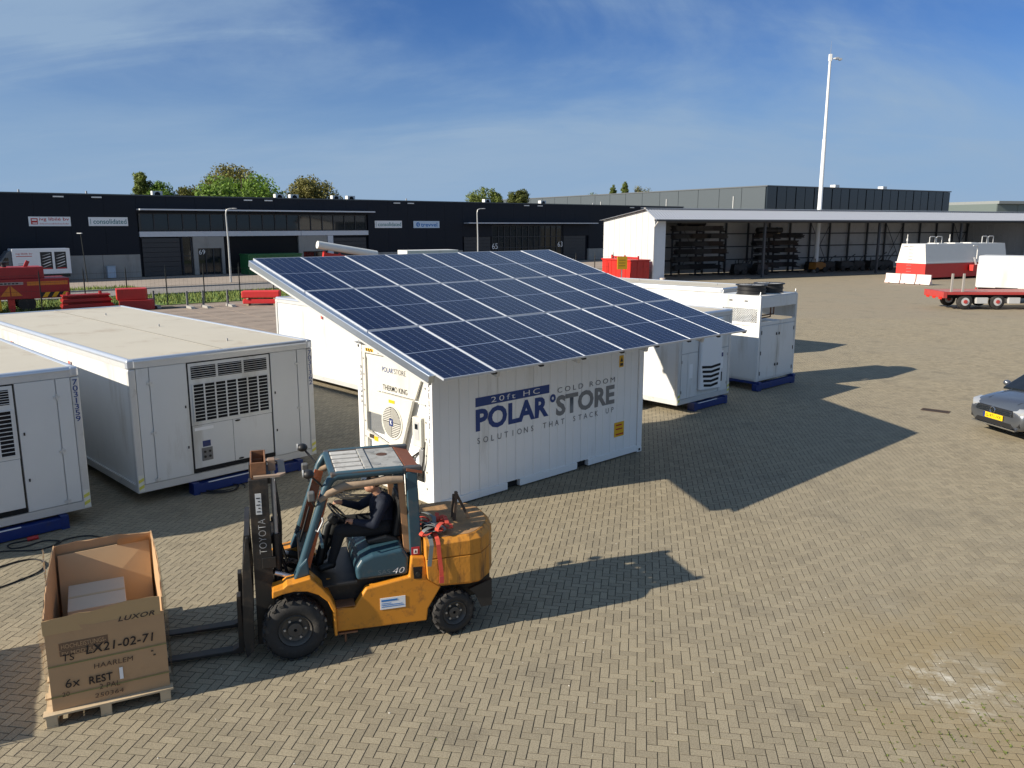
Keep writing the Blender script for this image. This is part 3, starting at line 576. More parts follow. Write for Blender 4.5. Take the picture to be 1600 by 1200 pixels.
# bolts of the end frame
bm_ = MB().cyl((.008, 0, 0), (.02, 0, 0), .017, n=8).mesh('bolt', steel)
for z in np.linspace(.4, 2.6, 8):
    for y in (.215, 2.22): put('bolt', bm_, CR, loc=(.0, y, z))
for y in np.linspace(.45, 2.0, 6): put('bolt', bm_, CR, loc=(-.004, y, 2.76))
NY, UZ = (0, -1, 0), (0, 0, 1)
text('lettering', "POLAR'", CR, navy, (.016, 1.58, 2.42), NY, UZ, .38, .10, .004); text('lettering', 'STORE', CR, grey_print, (.016, 1.18, 2.42), NY, UZ, .37, .10, .004)
text('lettering', 'THERMO KING', CR, black_print, (.016, 1.57, 2.07), NY, UZ, .80, .105, .008)
text('container_number', 'P\nO\nR\nU\n2\n9\n0\n1\n6\n7', CR, black_print, (-.006, .11, 1.15), NY, UZ, .05, 1.35, .01, line=.85)
text('container_number', 'P O R U 2 9 0', CR, black_print, (-.006, 2.33, 2.45), (0, 0, -1), NY, .75, .05, .01)
haz = B(.004, .0105, 1.86, 2.12, 2.76, 2.82).build('hazard_label', yellow, CR)
for i in range(3): MB().prism([(1.88 + i * .08, 2.762), (1.92 + i * .08, 2.762), (1.95 + i * .08, 2.818), (1.91 + i * .08, 2.818)], 'x', .0005, .0035).build('hazard_stripe', black_print, haz)
# lettering on the long side
PX = (1, 0, 0); Y_ = .0175
B(1.03, 3.0, Y_, Y_ + .0035, 1.815, 1.99).build('name_bar', navy, CR)
text('lettering', '20ft HC', CR, white_print, (1.42, Y_ - .003, 1.85), PX, UZ, 1.3, .105, -.004, 1.35)
text('lettering', 'POLAR', CR, navy, (1.03, Y_ - .001, 1.335), PX, UZ, 1.95, .435, .038, 1.02)
text('lettering', 'o', CR, navy, (3.02, Y_ - .001, 1.60), PX, UZ, .17, .175, .045)
text('lettering', 'STORE', CR, mat('print_mid_grey', (.19, .195, .20), .4), (3.20, Y_ - .001, 1.285), PX, UZ, 1.86, .435, .038, 1.02)
text('lettering', 'COLD ROOM', CR, grey_print, (3.24, Y_ - .001, 1.775), PX, UZ, 1.82, .11, .0, 1.5)
for i, s_ in enumerate('SOLUTIONS THAT STACK UP'):
    if s_ != ' ': text('letter', s_, CR, grey_print, (1.10 + i * 3.90 / 22, Y_ - .001, 1.095), PX, UZ, None, .115, .0, align='C')
yl = B(5.08, 5.41, .012, .0215, .50, .83).build('yellow_label', yellow, CR)
for z, wd in ((.75, .2), (.66, .22), (.54, .26)): B(5.13, 5.13 + wd, .0085, .0115, z, z + .03).build('label_line', red_print, yl)
B(5.20, 5.34, .012, .0215, 2.08, 2.34).build('yellow_label', yellow, CR); MB().prism([(5.22, 2.2), (5.32, 2.2), (5.27, 2.3)], 'y', .009, .0118).box(5.22, 5.32, .009, .0118, 2.11, 2.17).build('label_mark', black_print, CR)

# ------------------------------------------------------------------ solar array on its roof
SAo = thing('solar_array', 'tilted roof of twenty-four dark blue solar panels over the container', 'solar panels', (YO.x, YO.y, 0), YAW)
AX, AY, AZ, TILT, PW, PH = -1.18, -1.873, 2.904, 14.66, 1.0575, 2.1215
cell_m = bpy.data.materials.new('solar_cells'); cell_m.use_nodes = True
def cellmat():
    nt = cell_m.node_tree; p = nt.nodes['Principled BSDF']; N = nt.nodes.new; L = nt.links.new
    g = N('ShaderNodeNewGeometry'); oi = N('ShaderNodeObjectInfo'); m = N('ShaderNodeMix'); m.data_type = 'RGBA'; m.inputs[6].default_value = (.0025, .0065, .034, 1); m.inputs[7].default_value = (.0035, .009, .044, 1)
    L(g.outputs['Random Per Island'], m.inputs[0]); L(m.outputs[2], p.inputs['Base Color']); p.inputs['Roughness'].default_value = .12; p.inputs['Specular IOR Level'].default_value = .36
    p.inputs['Coat Weight'].default_value = .0; p.inputs['Coat Roughness'].default_value = .22
cellmat()
pan_frame = mat('panel_frame', (.52, .55, .60), .35, .3, var=.03); backsheet = mat('backsheet', (.25, .30, .41), .3, var=.03, coat=.3)
def tiltp(x, v, n):        # array coordinates (along, up the slope, out of it) to the thing's own
    return (AX + x, AY + v * math.cos(R(TILT)) - n * math.sin(R(TILT)), AZ + v * math.sin(R(TILT)) + n * math.cos(R(TILT)))
pw, ph = PW - .010, PH - .032
f_me = MB(); e = .010
f_me.box(0, pw, 0, e, -.035, .0).box(0, pw, ph - e, ph, -.035, .0).box(0, e, e, ph - e, -.035, .0).box(pw - e, pw, e, ph - e, -.035, .0); f_me = f_me.mesh('frame', pan_frame)
b_me = B(e, pw - e, e, ph - e, -.022, -.0055).mesh('backsheet', backsheet)
cm = MB(); cw_ = (pw - 2 * e - .03) / 6; half = (ph - 2 * e - .05) / 2; chh = half / 12; g_ = .0028; ch = .010
for hlf in (0, 1):
    for r in range(12):
        for c in range(6):
            x0 = e + .015 + c * cw_ + g_; x1 = x0 + cw_ - 2 * g_; y0 = e + .015 + hlf * (half + .02) + r * chh + g_ * .6; y1 = y0 + chh - g_ * 1.2
            cm.add([(x0 + ch, y0, -.004), (x1 - ch, y0, -.004), (x1, y0 + ch, -.004), (x1, y1, -.004), (x0, y1, -.004), (x0, y0 + ch, -.004)], [(0, 1, 2, 3, 4, 5)])
c_me = cm.mesh('cells', cell_m, fixn=False)
for j in range(3):
    for i in range(8):
        dz = rnd.uniform(-.003, .003)
        o = put('solar_panel', b_me, SAo, loc=tiltp(i * PW + .005, j * PH + .016, dz), rot=(R(TILT) + rnd.uniform(-.0025, .0025), rnd.uniform(-.003, .003), 0))
        put('frame', f_me, o); put('cells', c_me, o, kind='stuff')
rail_w = mat('rail_alu', (.55, .60, .66), .28, .9, var=.04)
def slope_bar(name, x0, x1, v0, v1, n0, n1, m, bevel=0):
    vs = [tiltp(x, v, n) for n in (n0, n1) for x, v in ((x0, v0), (x1, v0), (x1, v1), (x0, v1))]
    return MB().add(vs, [(0, 3, 2, 1), (4, 5, 6, 7), (0, 1, 5, 4), (1, 2, 6, 5), (2, 3, 7, 6), (3, 0, 4, 7)]).build(name, m, SAo, bevel=bevel)
slope_bar('edge_beam', -.115, -.004, .22, 6.30, -.15, -.02, rail_w, .012); slope_bar('edge_beam', -.09, -.03, .24, 6.28, -.20, -.152, alu_matt, .006); slope_bar('edge_beam', 8.464, 8.54, .22, 6.30, -.15, -.045, rail_w, .012)
for v in (.5, 1.6, 2.6, 3.75, 4.7, 5.85): slope_bar('purlin', .0, 8.46, v - .025, v + .025, -.10, -.042, alu_matt)
for x in (1.3, 3.25, 5.2, 7.1): slope_bar('rafter', x - .04, x + .04, .2, 6.25, -.22, -.105, alu_matt)
for v in (2.13, 4.25): slope_bar('row_strip', .0, 8.46, v - .022, v + .022, -.05, -.036, rail_w)
for x in (1.25, 3.25, 5.2, 7.15):
    for y in (.08, CW - .08):
        v = (y - AY) / math.cos(R(TILT)); zt = AZ + v * math.sin(R(TILT)) - .235
        B(AX + x - .05, AX + x + .05, y - .05, y + .05, 2.9, zt).build('post', steel, SAo); B(AX + x - .11, AX + x + .11, y - .09, y + .09, 2.898, 2.914).build('foot_plate', steel, SAo)
        if y > 1: MB().bar((AX + x, y - .06, zt - .15), (AX + x, .3, 2.95), .045, .045).build('brace', steel, SAo)
for i in range(8): q = tiltp((i + 1) * PW - (.0 if i < 7 else .05), .05, -.06); MB().obox(q, (.09, .05, .03), Matrix.Rotation(R(TILT), 3, 'X')).build('clamp', black, SAo)

# ------------------------------------------------------------------ mobile cold stores
roof_m = mat('unit_roof', (.52, .48, .39), .6, var=.06, scale=1.2, dirt=(.33, .26, .18), dirt_amt=.22, dscale=.9)
edge_alu = mat('edge_profile', (.60, .64, .70), .30, .55, var=.05)
def cold_store(lab, loc, rz, W, LD, H, number, kind='louvre', group='mobile cold stores', skid=True):
    t = thing('cold_store', lab, 'cold store', loc, rz, group); z0 = .25
    B(.03, W - .03, .03, LD - .03, z0 + .02, H - .03).build('body', unit_white, t, bevel=.01)
    B(.06, W - .06, .06, LD - .06, H - .028, H - .005).build('roof', roof_m, t); B(W / 2 - .012, W / 2 + .012, .08, LD - .08, H - .004, H + .003).build('roof_seam', mat('seam_grey', (.22, .21, .18), .7), t)
    for i in range(3): MB().cyl((W * .66, 1.2 + i * LD / 3, H - .005), (W * .66, 1.2 + i * LD / 3, H + .05), .02, n=8).build('roof_vent', steel, t)
    r = .075
    for p, q in (((.05, .05), (W - .05, .05)), ((.05, LD - .05), (W - .05, LD - .05)), ((.05, .05), (.05, LD - .05)), ((W - .05, .05), (W - .05, LD - .05))):
        MB().tube([(p[0], p[1], H - .04), (q[0], q[1], H - .04)], r * .8, 12).build('edge_rail', edge_alu, t, smooth=True)
    for x0, x1, y0, y1 in ((0, W, -.004, .035), (0, W, LD - .035, LD + .004), (-.004, .035, .036, LD - .036), (W - .035, W + .004, .036, LD - .036)):
        B(x0, x1, y0, y1, H - .16, H - .06).build('rail_skirt', alu_matt, t); B(x0, x1, y0, y1, z0, z0 + .14).build('bottom_rail', alu_matt, t)
    for x in (0, W - .12):
        B(x - .006, x + .126, -.008, .10, z0 - .002, H - .17).build('corner_post', alu_matt, t, bevel=.02); B(x - .012, x + .132, -.016, .12, H - .17, H + .012).build('corner_cap', edge_alu, t, bevel=.035)
        B(x - .006, x + .126, LD - .1, LD + .008, z0 - .002, H - .17).build('corner_post', alu_matt, t, bevel=.02)
        mk = B(x + .01, x + .11, -.012, -.0085, z0 + .02, z0 + .34).build('marker_plate', mat('marker_white', (.66, .66, .60), .5), t)
        for k in range(2): MB().prism([(x + .012, z0 + .06 + k * .13), (x + .108, z0 + .10 + k * .13), (x + .108, z0 + .16 + k * .13), (x + .012, z0 + .12 + k * .13)], 'y', -.0155, -.0125).build('stripe', mat('marker_yellow', (.62, .58, .10), .5), mk)
    if kind == 'louvre':
        vx0, vx1 = W * .29, W * .735
        for a, b, hs in ((.13, .36, 0), (.37, vx0 - .03, 1), (vx1 + .03, W - .37, 1), (W - .36, W - .13, 0)):
            dr_ = B(a + .004, b - .004, .0, .028, z0 + .15, H - .17).build('door' if hs else 'end_panel', unit_white, t, bevel=.004)
        for x in (.365, W - .365):
            for z in (.45, 1.35, 2.3): MB().box(x - .05, x + .05, -.018, -.001, z - .02, z + .02).cyl((x, -.012, z - .05), (x, -.012, z + .05), .013, n=8).build('hinge', alu_matt, t)
        for x in (vx0 - .1, vx1 + .1):
            for z in (.95, 1.75): MB().box(x - .012, x + .012, -.012, -.001, z - .025, z + .025).build('latch', black, t)
        B(vx0 - .026, vx1 + .026, .012, .029, z0 + .15, H - .17).build('door_gap', black, t)
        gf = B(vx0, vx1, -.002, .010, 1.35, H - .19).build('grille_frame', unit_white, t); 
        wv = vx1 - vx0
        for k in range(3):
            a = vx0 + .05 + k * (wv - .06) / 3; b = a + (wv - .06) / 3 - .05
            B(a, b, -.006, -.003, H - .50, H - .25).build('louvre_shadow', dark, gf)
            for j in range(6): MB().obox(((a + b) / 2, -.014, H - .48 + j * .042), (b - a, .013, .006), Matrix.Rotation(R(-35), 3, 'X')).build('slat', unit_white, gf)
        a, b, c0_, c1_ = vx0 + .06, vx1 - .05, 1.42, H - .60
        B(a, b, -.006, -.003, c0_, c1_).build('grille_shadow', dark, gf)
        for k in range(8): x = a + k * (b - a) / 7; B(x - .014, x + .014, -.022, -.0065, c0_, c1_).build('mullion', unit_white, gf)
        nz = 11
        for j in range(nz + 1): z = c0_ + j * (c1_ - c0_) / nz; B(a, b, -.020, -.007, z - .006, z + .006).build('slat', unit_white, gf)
        mid = vx0 + wv * .49
        for a, b, in ((vx0, mid), (mid, vx1)): pd = B(a + .004, b - .004, -.002, .010, z0 + .24, 1.343).build('service_door', unit_white, t, bevel=.003)
        cp_ = B(vx0 + .15, vx0 + .37, -.010, -.003, .62, .88).build('socket_panel', mat('panel_grey', (.16, .16, .16), .5), t)
        for k in range(2):
            for j in range(2): MB().cyl((vx0 + .21 + k * .1, -.0105, .70 + j * .1), (vx0 + .21 + k * .1, -.022, .70 + j * .1), .025, n=10).build('socket', black, cp_)
        B(vx0 + .18, vx0 + .34, -.006, -.003, .90, 1.02).build('sticker', blue_steel, t); B(vx0 + .04, vx0 + .42, -.006, -.003, 1.24, 1.30).build('sticker', white_print, t)
        for x, z in ((mid + .1, 1.31), (mid + .13, z0 + .27)): MB().ell((x, -.008, z), (.06, .012, .02), 8, 5).build('handle', black, t)
        B(vx0 - .02, vx1 + .02, -.012, .011, z0 + .155, z0 + .225).build('cable_slot', dark, t)
        if number: text('unit_number', '\n'.join(number), t, navy, (W - .105, -.0115, H - .95), (1, 0, 0), (0, 0, 1), .085, .74, .010, line=.8)
    for q in ((LD * .3, 0), (LD * .7, 1)): MB().box(-.007, -.0045, q[0], q[0] + .10, H - .50, H - .38).build('sticker', mat('sticker_red', (.45, .10, .08), .5), t)
    if skid:
        for y0, y1 in ((-.12, .1), (LD * .5, LD * .5 + .22)):
            k = MB().box(W * .26, W * .88, y0, y1, .02, .20).build('skid_beam', blue_steel, t, bevel=.008); B(W * .34, W * .7, y0 - .004, y0 + .03, .201, .212).build('beam_edge', white_print, k)
            for x in (W * .26, W * .86): B(x, x + .12, y0 - .006, y1 + .006, .0, .235).build('foot', blue_steel, k); 
        for x in (W * .3, W * .7): B(x - .08, x + .08, .12, LD - .2, .14, .248).build('long_beam', black, t)
        for x in (W * .3, W * .7):
            for y in (LD * .5 + .1, LD - .5): B(x - .1, x + .1, y, y + .2, 0, .14).build('foot', blue_steel, t)
    return t
cold_store('white cold store with louvred end numbered 7031362 beside the container', (-6.96, 14.45, 0), 45.3, 3.80, 10.6, 2.76, '7031362')
cold_store('white cold store numbered 7031359 with brown stains on its roof', (gp(143, 792, .25).x - 3.8 * math.cos(R(44.5)), gp(143, 792, .25).y - 3.8 * math.sin(R(44.5)), 0), 44.5, 3.80, 10.6, 2.78, '7031359')
cold_store('white cold store standing behind the container under the panel edge', yard(4.55, 4.4), YAW + 1, 3.5, 10.1, 2.75, '')
E1s = cold_store('long white cold store with red sticker behind the fan unit', yard(18.75, 6.15), YAW + 4, 2.6, 11.5, 2.76, '', kind='plain')
D_ = cold_store('narrow white cold store with curved air slots right of the container', yard(9.72, 1.66), YAW, 2.58, 6.5, 2.75, '', kind='plain')
fd = MB
for nm, x0, x1, z0, z1 in (('panel', .14, .44, .40, 1.66), ('panel', .14, .93, 1.68, 2.58), ('door', 2.02, 2.44, .36, 1.66), ('panel', 2.02, 2.44, 1.68, 2.58)): B(x0 + .004, x1 - .004, -.004, .028, z0, z1).build(nm, unit_white, D_, bevel=.004)
B(.45, .93, -.004, .028, .40, 1.66).build('panel', unit_white, D_, bevel=.004)
cw2 = MB().prism([(.95, .55), (2.0, .50), (1.98, 2.58), (.95, 2.58)], 'y', -.10, .02).build('air_cover', mat('ac_white', (.74, .76, .78), .3, var=.02), D_, bevel=.04, seg=3)
for k in range(5):
    z = 1.19 - k * .135; a, b = 1.0 + k * .03, 1.92 - k * .025
    MB().prism([(a, z), (a + (b - a) * .5, z - .045), (b, z - .01), (b, z + .06), (a + (b - a) * .5, z + .025), (a, z + .07)], 'y', -.108, -.099).build('air_slot', dark, cw2)
B(2.06, 2.2, -.008, -.0045, 1.05, 1.58).build('notice', white_print, D_); B(2.07, 2.19, -.012, -.0085, 1.4, 1.52).build('notice_head', blue_steel, D_); B(2.06, 2.16, -.02, -.004, .68, .95).build('handle', black, D_); B(.52, .68, -.008, -.0045, .95, 1.35).build('notice', white_print, D_)
for x in (.16, 2.42):
    for z in (.6, 1.45, 2.2): B(x - .02, x + .02, -.016, -.004, z - .04, z + .04).build('hinge', steel, D_)

# fan unit on its blue frame
FU = thing('condenser_unit', 'white condenser cabinet with two black roof fans on blue base', 'cooling unit', yard(14.2, 1.86), YAW)
fw, fdp, fh = 2.3, 1.45, 3.0
for x in (0, fw - .1):
    for y in (0, fdp - .1): B(x, x + .1, y, y + .1, .30, fh - .03).build('corner_post', unit_white, FU, bevel=.008)
B(.03, fw - .03, .03, fdp - .03, .30, 2.06).build('body', unit_white, FU)
for k in (0, 1):
    dd = B(.12 + k * 1.035, 1.14 + k * 1.035, -.006, .028, .36, 2.04).build('door', unit_white, FU, bevel=.006)
    for z in (.75, 1.75): B(1.03 + k * .16, 1.07 + k * .16, -.03, -.007, z - .04, z + .04).build('latch', black, dd)
    for z in (.55, 1.2, 1.85): B((.125 if k == 0 else 2.13), (.155 if k == 0 else 2.16), -.02, -.007, z - .06, z + .06).build('hinge', black, dd)
B(.1, fw - .1, .0, .05, 2.62, fh - .04).build('fascia', unit_white, FU, bevel=.006); B(.1, fw - .1, .0, .06, 2.065, 2.17).build('sill', unit_white, FU, bevel=.005)
B(.0, .04, .1, fdp - .1, 2.58, fh - .04).build('side_fascia', unit_white, FU, bevel=.006); B(fw - .04, fw, .1, fdp - .1, 2.2, fh - .04).build('side_fascia', unit_white, FU); B(.1, fw - .1, fdp - .05, fdp, 2.6, fh - .04).build('rear_fascia', unit_white, FU)
B(-.006, .024, .1, fdp - .1, .36, 2.04).build('side_panel', unit_white, FU, bevel=.006); B(.0, .05, .1, fdp - .1, 2.06, 2.16).build('side_sill', unit_white, FU)
def mesh_screen(name, ax, c, u0, u1, z0, z1, n, m_, par):
    mb = MB(); st = (u1 - u0) / n; k = int((z1 - z0) / st)
    for i in range(-k, n + 1):
        for sg in (0, 1):
            a0, a1 = max(u0, u0 + i * st), min(u1, u0 + (i + k) * st)
            if a1 <= a0: continue
            za, zb = z0 + (a0 - (u0 + i * st)), z0 + (a1 - (u0 + i * st)); zb = min(zb, z1)
            if sg: za, zb = z1 - (za - z0), z1 - (zb - z0)
            P_ = (lambda u, z: (c, u, z)) if ax == 'x' else (lambda u, z: (u, c, z)); mb.bar(P_(a0, za), P_(a1, zb), .012, .012)
    return mb.build(name, m_, par)
mesh_screen('mesh_screen', 'x', .02, .1, fdp - .1, 2.17, 2.57, 16, unit_white, FU); mesh_screen('mesh_screen', 'y', fdp - .03, .1, fw - .1, 2.17, 2.6, 26, unit_white, FU)
cop = mat('copper_pipe', (.10, .04, .025), .4, .6)
for k in range(2): MB().tube([(.45, .5, 2.2 + k * .08), (1.5 + k * .2, .5, 2.22 + k * .08), (1.5 + k * .2, .5, 2.6)], .022, 8).build('pipe', cop, FU)
MB().tube([(.4, .5, 2.08), (.4, .5, 2.36)], .022, 8).build('pipe', cop, FU); MB().tube([(.62, .5, 2.08), (.62, .5, 2.42)], .022, 8).build('pipe', cop, FU)
B(.02, fw - .02, .02, fdp - .02, fh - .035, fh).build('roof', unit_white, FU)
for x in (.62, 1.70):
    fn = MB().lathe([(.47, 0), (.47, .02), (.44, .03), (.44, .13), (.47, .135), (.47, .15), (.44, .155), (.44, .26), (.50, .27), (.50, .30), (.41, .30), (.41, .1)], (x, .72, fh), (0, 0, 1), 28).build('fan', black, FU, smooth=True)
    for k in range(10): a = k * math.pi / 10; MB().bar((x - .43 * math.cos(a), .72 - .43 * math.sin(a), fh + .29), (x + .43 * math.cos(a), .72 + .43 * math.sin(a), fh + .29), .012, .012).build('guard_wire', steel, fn)
for x, y in ((.06, .06), (fw - .06, .06), (.06, fdp - .06)): MB().prism([(x - .04, fh), (x + .04, fh), (x, fh + .12)], 'y', y - .01, y + .01).build('lifting_eye', unit_white, FU)
for x in (.45, 1.0): B(-.003, .0, x, x + .12, 2.80, 2.84).build('slot', black, FU)
for y in (-.06, fdp - .1): B(-.08, fw + .05, y, y + .16, .03, .22).build('base_beam', blue_steel, FU, bevel=.008)
for x in (0.0, fw - .14): B(x, x + .14, -.1, fdp + .08, .22, .297).build('base_beam', blue_steel, FU); 
for x in (.0, fw - .2):
    for y in (-.08, fdp - .12): B(x, x + .2, y, y + .2, 0, .03).build('foot', blue_steel, FU)

# ------------------------------------------------------------------ forklift truck
fp0 = gp(712, 995); FK = thing('forklift_truck', 'worn orange forklift truck with blue roof frame carrying its driver', 'forklift', (fp0.x, fp0.y, 0), 17.5)
fy = mat('forklift_orange', (.56, .22, .018), .45, var=.10, scale=3, dirt=(.14, .06, .022), dirt_amt=.24, dscale=7)
fworn = mat('counterweight_worn', (.54, .22, .022), .55, var=.15, scale=5, dirt=(.055, .026, .014), dirt_amt=.42, dscale=9, streak=True, bump=.3, bscale=25)
ftop = mat('counterweight_top', (.36, .20, .085), .7, var=.2, scale=4, dirt=(.12, .085, .05), dirt_amt=.4, dscale=5)
fb = mat('forklift_blue', (.026, .066, .092), .4, var=.12, dirt=(.12, .11, .10), dirt_amt=.18, dscale=5)
fblk = mat('mast_black', (.024, .023, .022), .5, .2, var=.25, scale=6, dirt=(.09, .065, .045), dirt_amt=.28, dscale=5)
frust = mat('mast_rust', (.22, .10, .045), .75, var=.3, scale=9, dirt=(.06, .04, .03), dirt_amt=.3)
fgrey = mat('guard_grey', (.33, .33, .31), .6, var=.15, dirt=(.13, .12, .10), dirt_amt=.35, dscale=8)
forng = mat('curtain_orange', (.38, .10, .035), .7, var=.2, scale=6); fbeige = mat('curtain_beige', (.30, .22, .15), .85, var=.2, scale=9, bump=.4, bscale=18)
coral = mat('strap_red', (.60, .075, .045), .8, var=.15, scale=14)
rim_m = mat('rim_grey', (.085, .08, .072), .55, .3, var=.2, dirt=(.06, .05, .045), dirt_amt=.3)
def fwheel(x, y0, y1, r, rr, lugs, steer=0):
    w_ = y1 - y0; piv = Matrix.Rotation(R(steer), 3, 'Z'); c = Vector((x, (y0 + y1) / 2, r))
    root = MB().lathe([(rr, -w_ / 2 + .02), (rr + .03, -w_ / 2), (r - .06, -w_ / 2 + .004), (r - .015, -w_ / 2 + .04), (r - .012, 0), (r - .015, w_ / 2 - .04), (r - .06, w_ / 2 - .004), (rr + .03, w_ / 2), (rr, w_ / 2 - .02), (rr, -w_ / 2 + .02)], (0, 0, 0), (0, 1, 0), 40, cap=False).build('wheel', rubber, FK, smooth=True, loc=c, rot=(0, 0, R(steer)))
    tr = MB()
    for k in range(lugs):
        a = 2 * math.pi * k / lugs
        for sd in (-1, 1):
            a2 = a + sd * math.pi / lugs * .5
            tr.obox((math.cos(a2) * (r - .017), sd * w_ * .26, math.sin(a2) * (r - .017)), (.024, w_ * .45, .05 * r / .385), Matrix.Rotation(-a2, 3, 'Y') @ Matrix.Rotation(sd * .35, 3, 'X'))
    tr.build('tread', rubber, root, kind='stuff')
    ri = MB().lathe([(rr, -w_ / 2 + .03), (rr - .012, -w_ / 2 + .012), (rr - .03, -w_ / 2 + .03), (rr - .05, -w_ / 2 + .075), (rr * .45, -w_ / 2 + .085), (rr * .42, -w_ / 2 + .04), (.02, -w_ / 2 + .035), (.02, w_ / 2 - .03), (rr, w_ / 2 - .03)], (0, 0, 0), (0, 1, 0), 32, cap=False).build('rim', rim_m, root, smooth=True)
    nt_ = MB()
    for k in range(6): a = k * math.pi / 3; nt_.cyl((math.cos(a) * rr * .6, -w_ / 2 + .085, math.sin(a) * rr * .6), (math.cos(a) * rr * .6, -w_ / 2 + .06, math.sin(a) * rr * .6), .016, n=6)
    nt_.build('wheel_nuts', steel, root, kind='stuff')
fwheel(-1.965, 0, .25, .385, .205, 22); fwheel(-1.965, 1.17, 1.42, .385, .205, 22); fwheel(0.0, .05, .23, .295, .165, 18, 9); fwheel(0.0, 1.15, 1.33, .295, .165, 18, 9)
side = [(-1.48, .26), (-1.48, .575), (-1.25, .555), (-1.22, .60), (-1.10, .78), (-.56, .86), (-.53, 1.12), (-.36, 1.10), (-.335, .81), (-.16, .675), (-.33, .40), (-.35, .24)]
for y0, y1 in ((.08, .20), (1.22, 1.34)): MB().prism(side, 'y', y0, y1).build('side_frame', fy, FK, bevel=.018)
MB().prism([(-2.1, .30), (-2.1, .62), (-1.56, .86), (-1.25, .84), (-1.2, .84), (-.56, .84), (-.36, 1.0), (.2, 1.0), (.2, .62), (-.3, .42), (-.4, .26), (-1.5, .26)], 'y', .27, 1.15).build('chassis', fblk, FK)
B(-1.47, -1.24, .075, .35, .578, .592).build('step', frust, FK); B(-1.72, -1.2, .12, 1.3, .845, .865).build('floor_plate', black, FK)
MB().prism([(-1.56, .60), (-1.25, .575), (-1.25, .84), (-1.56, .87)], 'y', .30, .34).build('step_riser', fy, FK, bevel=.01)
MB().prism([(-.505, .83), (-.405, .82), (-.395, .98), (-.515, .985)], 'y', .074, .082).build('side_recess', dark, FK); MB().cyl((-.455, .072, .89), (-.455, .05, .89), .03, n=10).build('cap', black, FK)
hood = MB().prism([(-1.2, .865), (-1.215, 1.02), (-1.14, 1.13), (-1.0, 1.185), (-.62, 1.225), (-.545, 1.09), (-.56, .865)], 'y', .14, 1.28).build('engine_cover', fb, FK, bevel=.045, seg=4)
text('lettering', '40', hood, white_print, (-.76, .136, .905), (1, 0, 0), (0, 0, 1), .15, .075, -.012, 1.0, .25); text('lettering', 'SAS', hood, mat('faded_print', (.10, .13, .15), .6), (-.94, .136, .915), (1, 0, 0), (0, 0, 1), .15, .06, .0)
fend = [(-2.21, .83), (-2.2, .92), (-2.08, .945), (-2.03, .985), (-1.97, .99), (-1.76, 1.03), (-1.64, .90), (-1.54, .76), (-1.475, .60), (-1.47, .24), (-1.505, .24), (-1.515, .56), (-1.57, .70), (-1.67, .80), (-1.80, .865), (-1.96, .885), (-2.10, .865)]
for y0, y1 in ((.02, .30), (1.12, 1.40)): MB().prism(fend, 'y', y0, y1).build('fender', fy, FK, bevel=.012)
MB().prism([(-1.95, .985), (-1.76, 1.03), (-1.78, 1.25), (-1.88, 1.15)], 'y', .12, .30).build('cowl', fb, FK, bevel=.02); MB().prism([(-1.95, .985), (-1.76, 1.03), (-1.78, 1.25), (-1.88, 1.15)], 'y', 1.12, 1.30).build('cowl', fb, FK, bevel=.02)
B(-1.86, -1.72, .3, 1.12, .86, 1.22).build('dashboard', black, FK, bevel=.03)
# roof frame
for y in (.20, 1.22):
    MB().tube([(-1.87, y, 1.06), (-1.72, y, 1.50), (-1.52, y, 2.08), (-1.46, y, 2.18), (-1.38, y, 2.22), (-.6, y, 2.225)], .052, 10).build('roof_pillar', fb, FK, smooth=True)
    MB().prism([(-.53, 1.1), (-.38, 1.1), (-.42, 2.20), (-.56, 2.20)], 'y', y - .05, y + .05).build('rear_pillar', fb, FK, bevel=.015)
    B(-1.46, -.36, y - .045, y + .045, 2.2, 2.262).build('roof_rail', mat('rail_worn', (.075, .055, .045), .6, var=.3, scale=6, dirt=(.03, .07, .10), dirt_amt=.45, dscale=3), FK, bevel=.015)
    s_ = 1 if y < 1 else -1
    MB().bar((-1.80, y + .06 * s_, 1.08), (-1.53, y + .06 * s_, 2.02), .03, .11).build('curtain_strip', forng, FK); MB().bar((-.56, y + .02 * s_, 1.14), (-.62, y + .02 * s_, 2.14), .04, .075).build('curtain_strip', mat('strip_tan', (.36, .19, .09), .7, var=.2), FK)
    MB().tube([(-1.60, y - .02, 1.93), (-1.5, y - .02, 2.02), (-1.3, y - .02, 2.09), (-1.02, y - .02, 2.10), (-.8, y - .02, 2.12), (-.60, y - .02, 2.11)], [.035, .05, .055, .045, .058, .05], 10).build('curtain_roll', fbeige, FK, smooth=True)
    MB().tube([(-1.58 , y - .06 * s_, 1.73), (-1.58, y - .11 * s_, 1.70), (-1.64, y - .11 * s_, 1.58), (-1.66, y - .06 * s_, 1.58)], .012, 6).build('grab_handle', steel, FK)
B(-1.47, -1.40, .24, 1.18, 2.19, 2.262).build('roof_front', fb, FK, bevel=.012); B(-1.04, -.95, .24, 1.18, 2.2, 2.262).build('roof_bar', fgrey, FK, bevel=.008)
for k in range(5): B(-1.395, -1.045, .26 + k * .186, .26 + k * .186 + .135, 2.225, 2.262).build('roof_slat', mat('slat_pale', (.46, .45, .42), .6, var=.15, dirt=(.2, .18, .15), dirt_amt=.3, dscale=9), FK, bevel=.012)
rp = B(-.945, -.56, .25, 1.17, 2.215, 2.25).build('roof_plate', fgrey, FK, bevel=.01)
for x, y in ((-.75, .86), (-.62, .45), (-.88, .45), (-.62, 1.02), (-.88, 1.02)): MB().cyl((x, y, 2.2505), (x, y, 2.2535), .07 if y == .86 else .055, n=20).build('roof_hole', mat('hole_brown', (.08, .035, .02), .8) if y == .86 else mat('boss_grey', (.24, .24, .23), .6), rp)
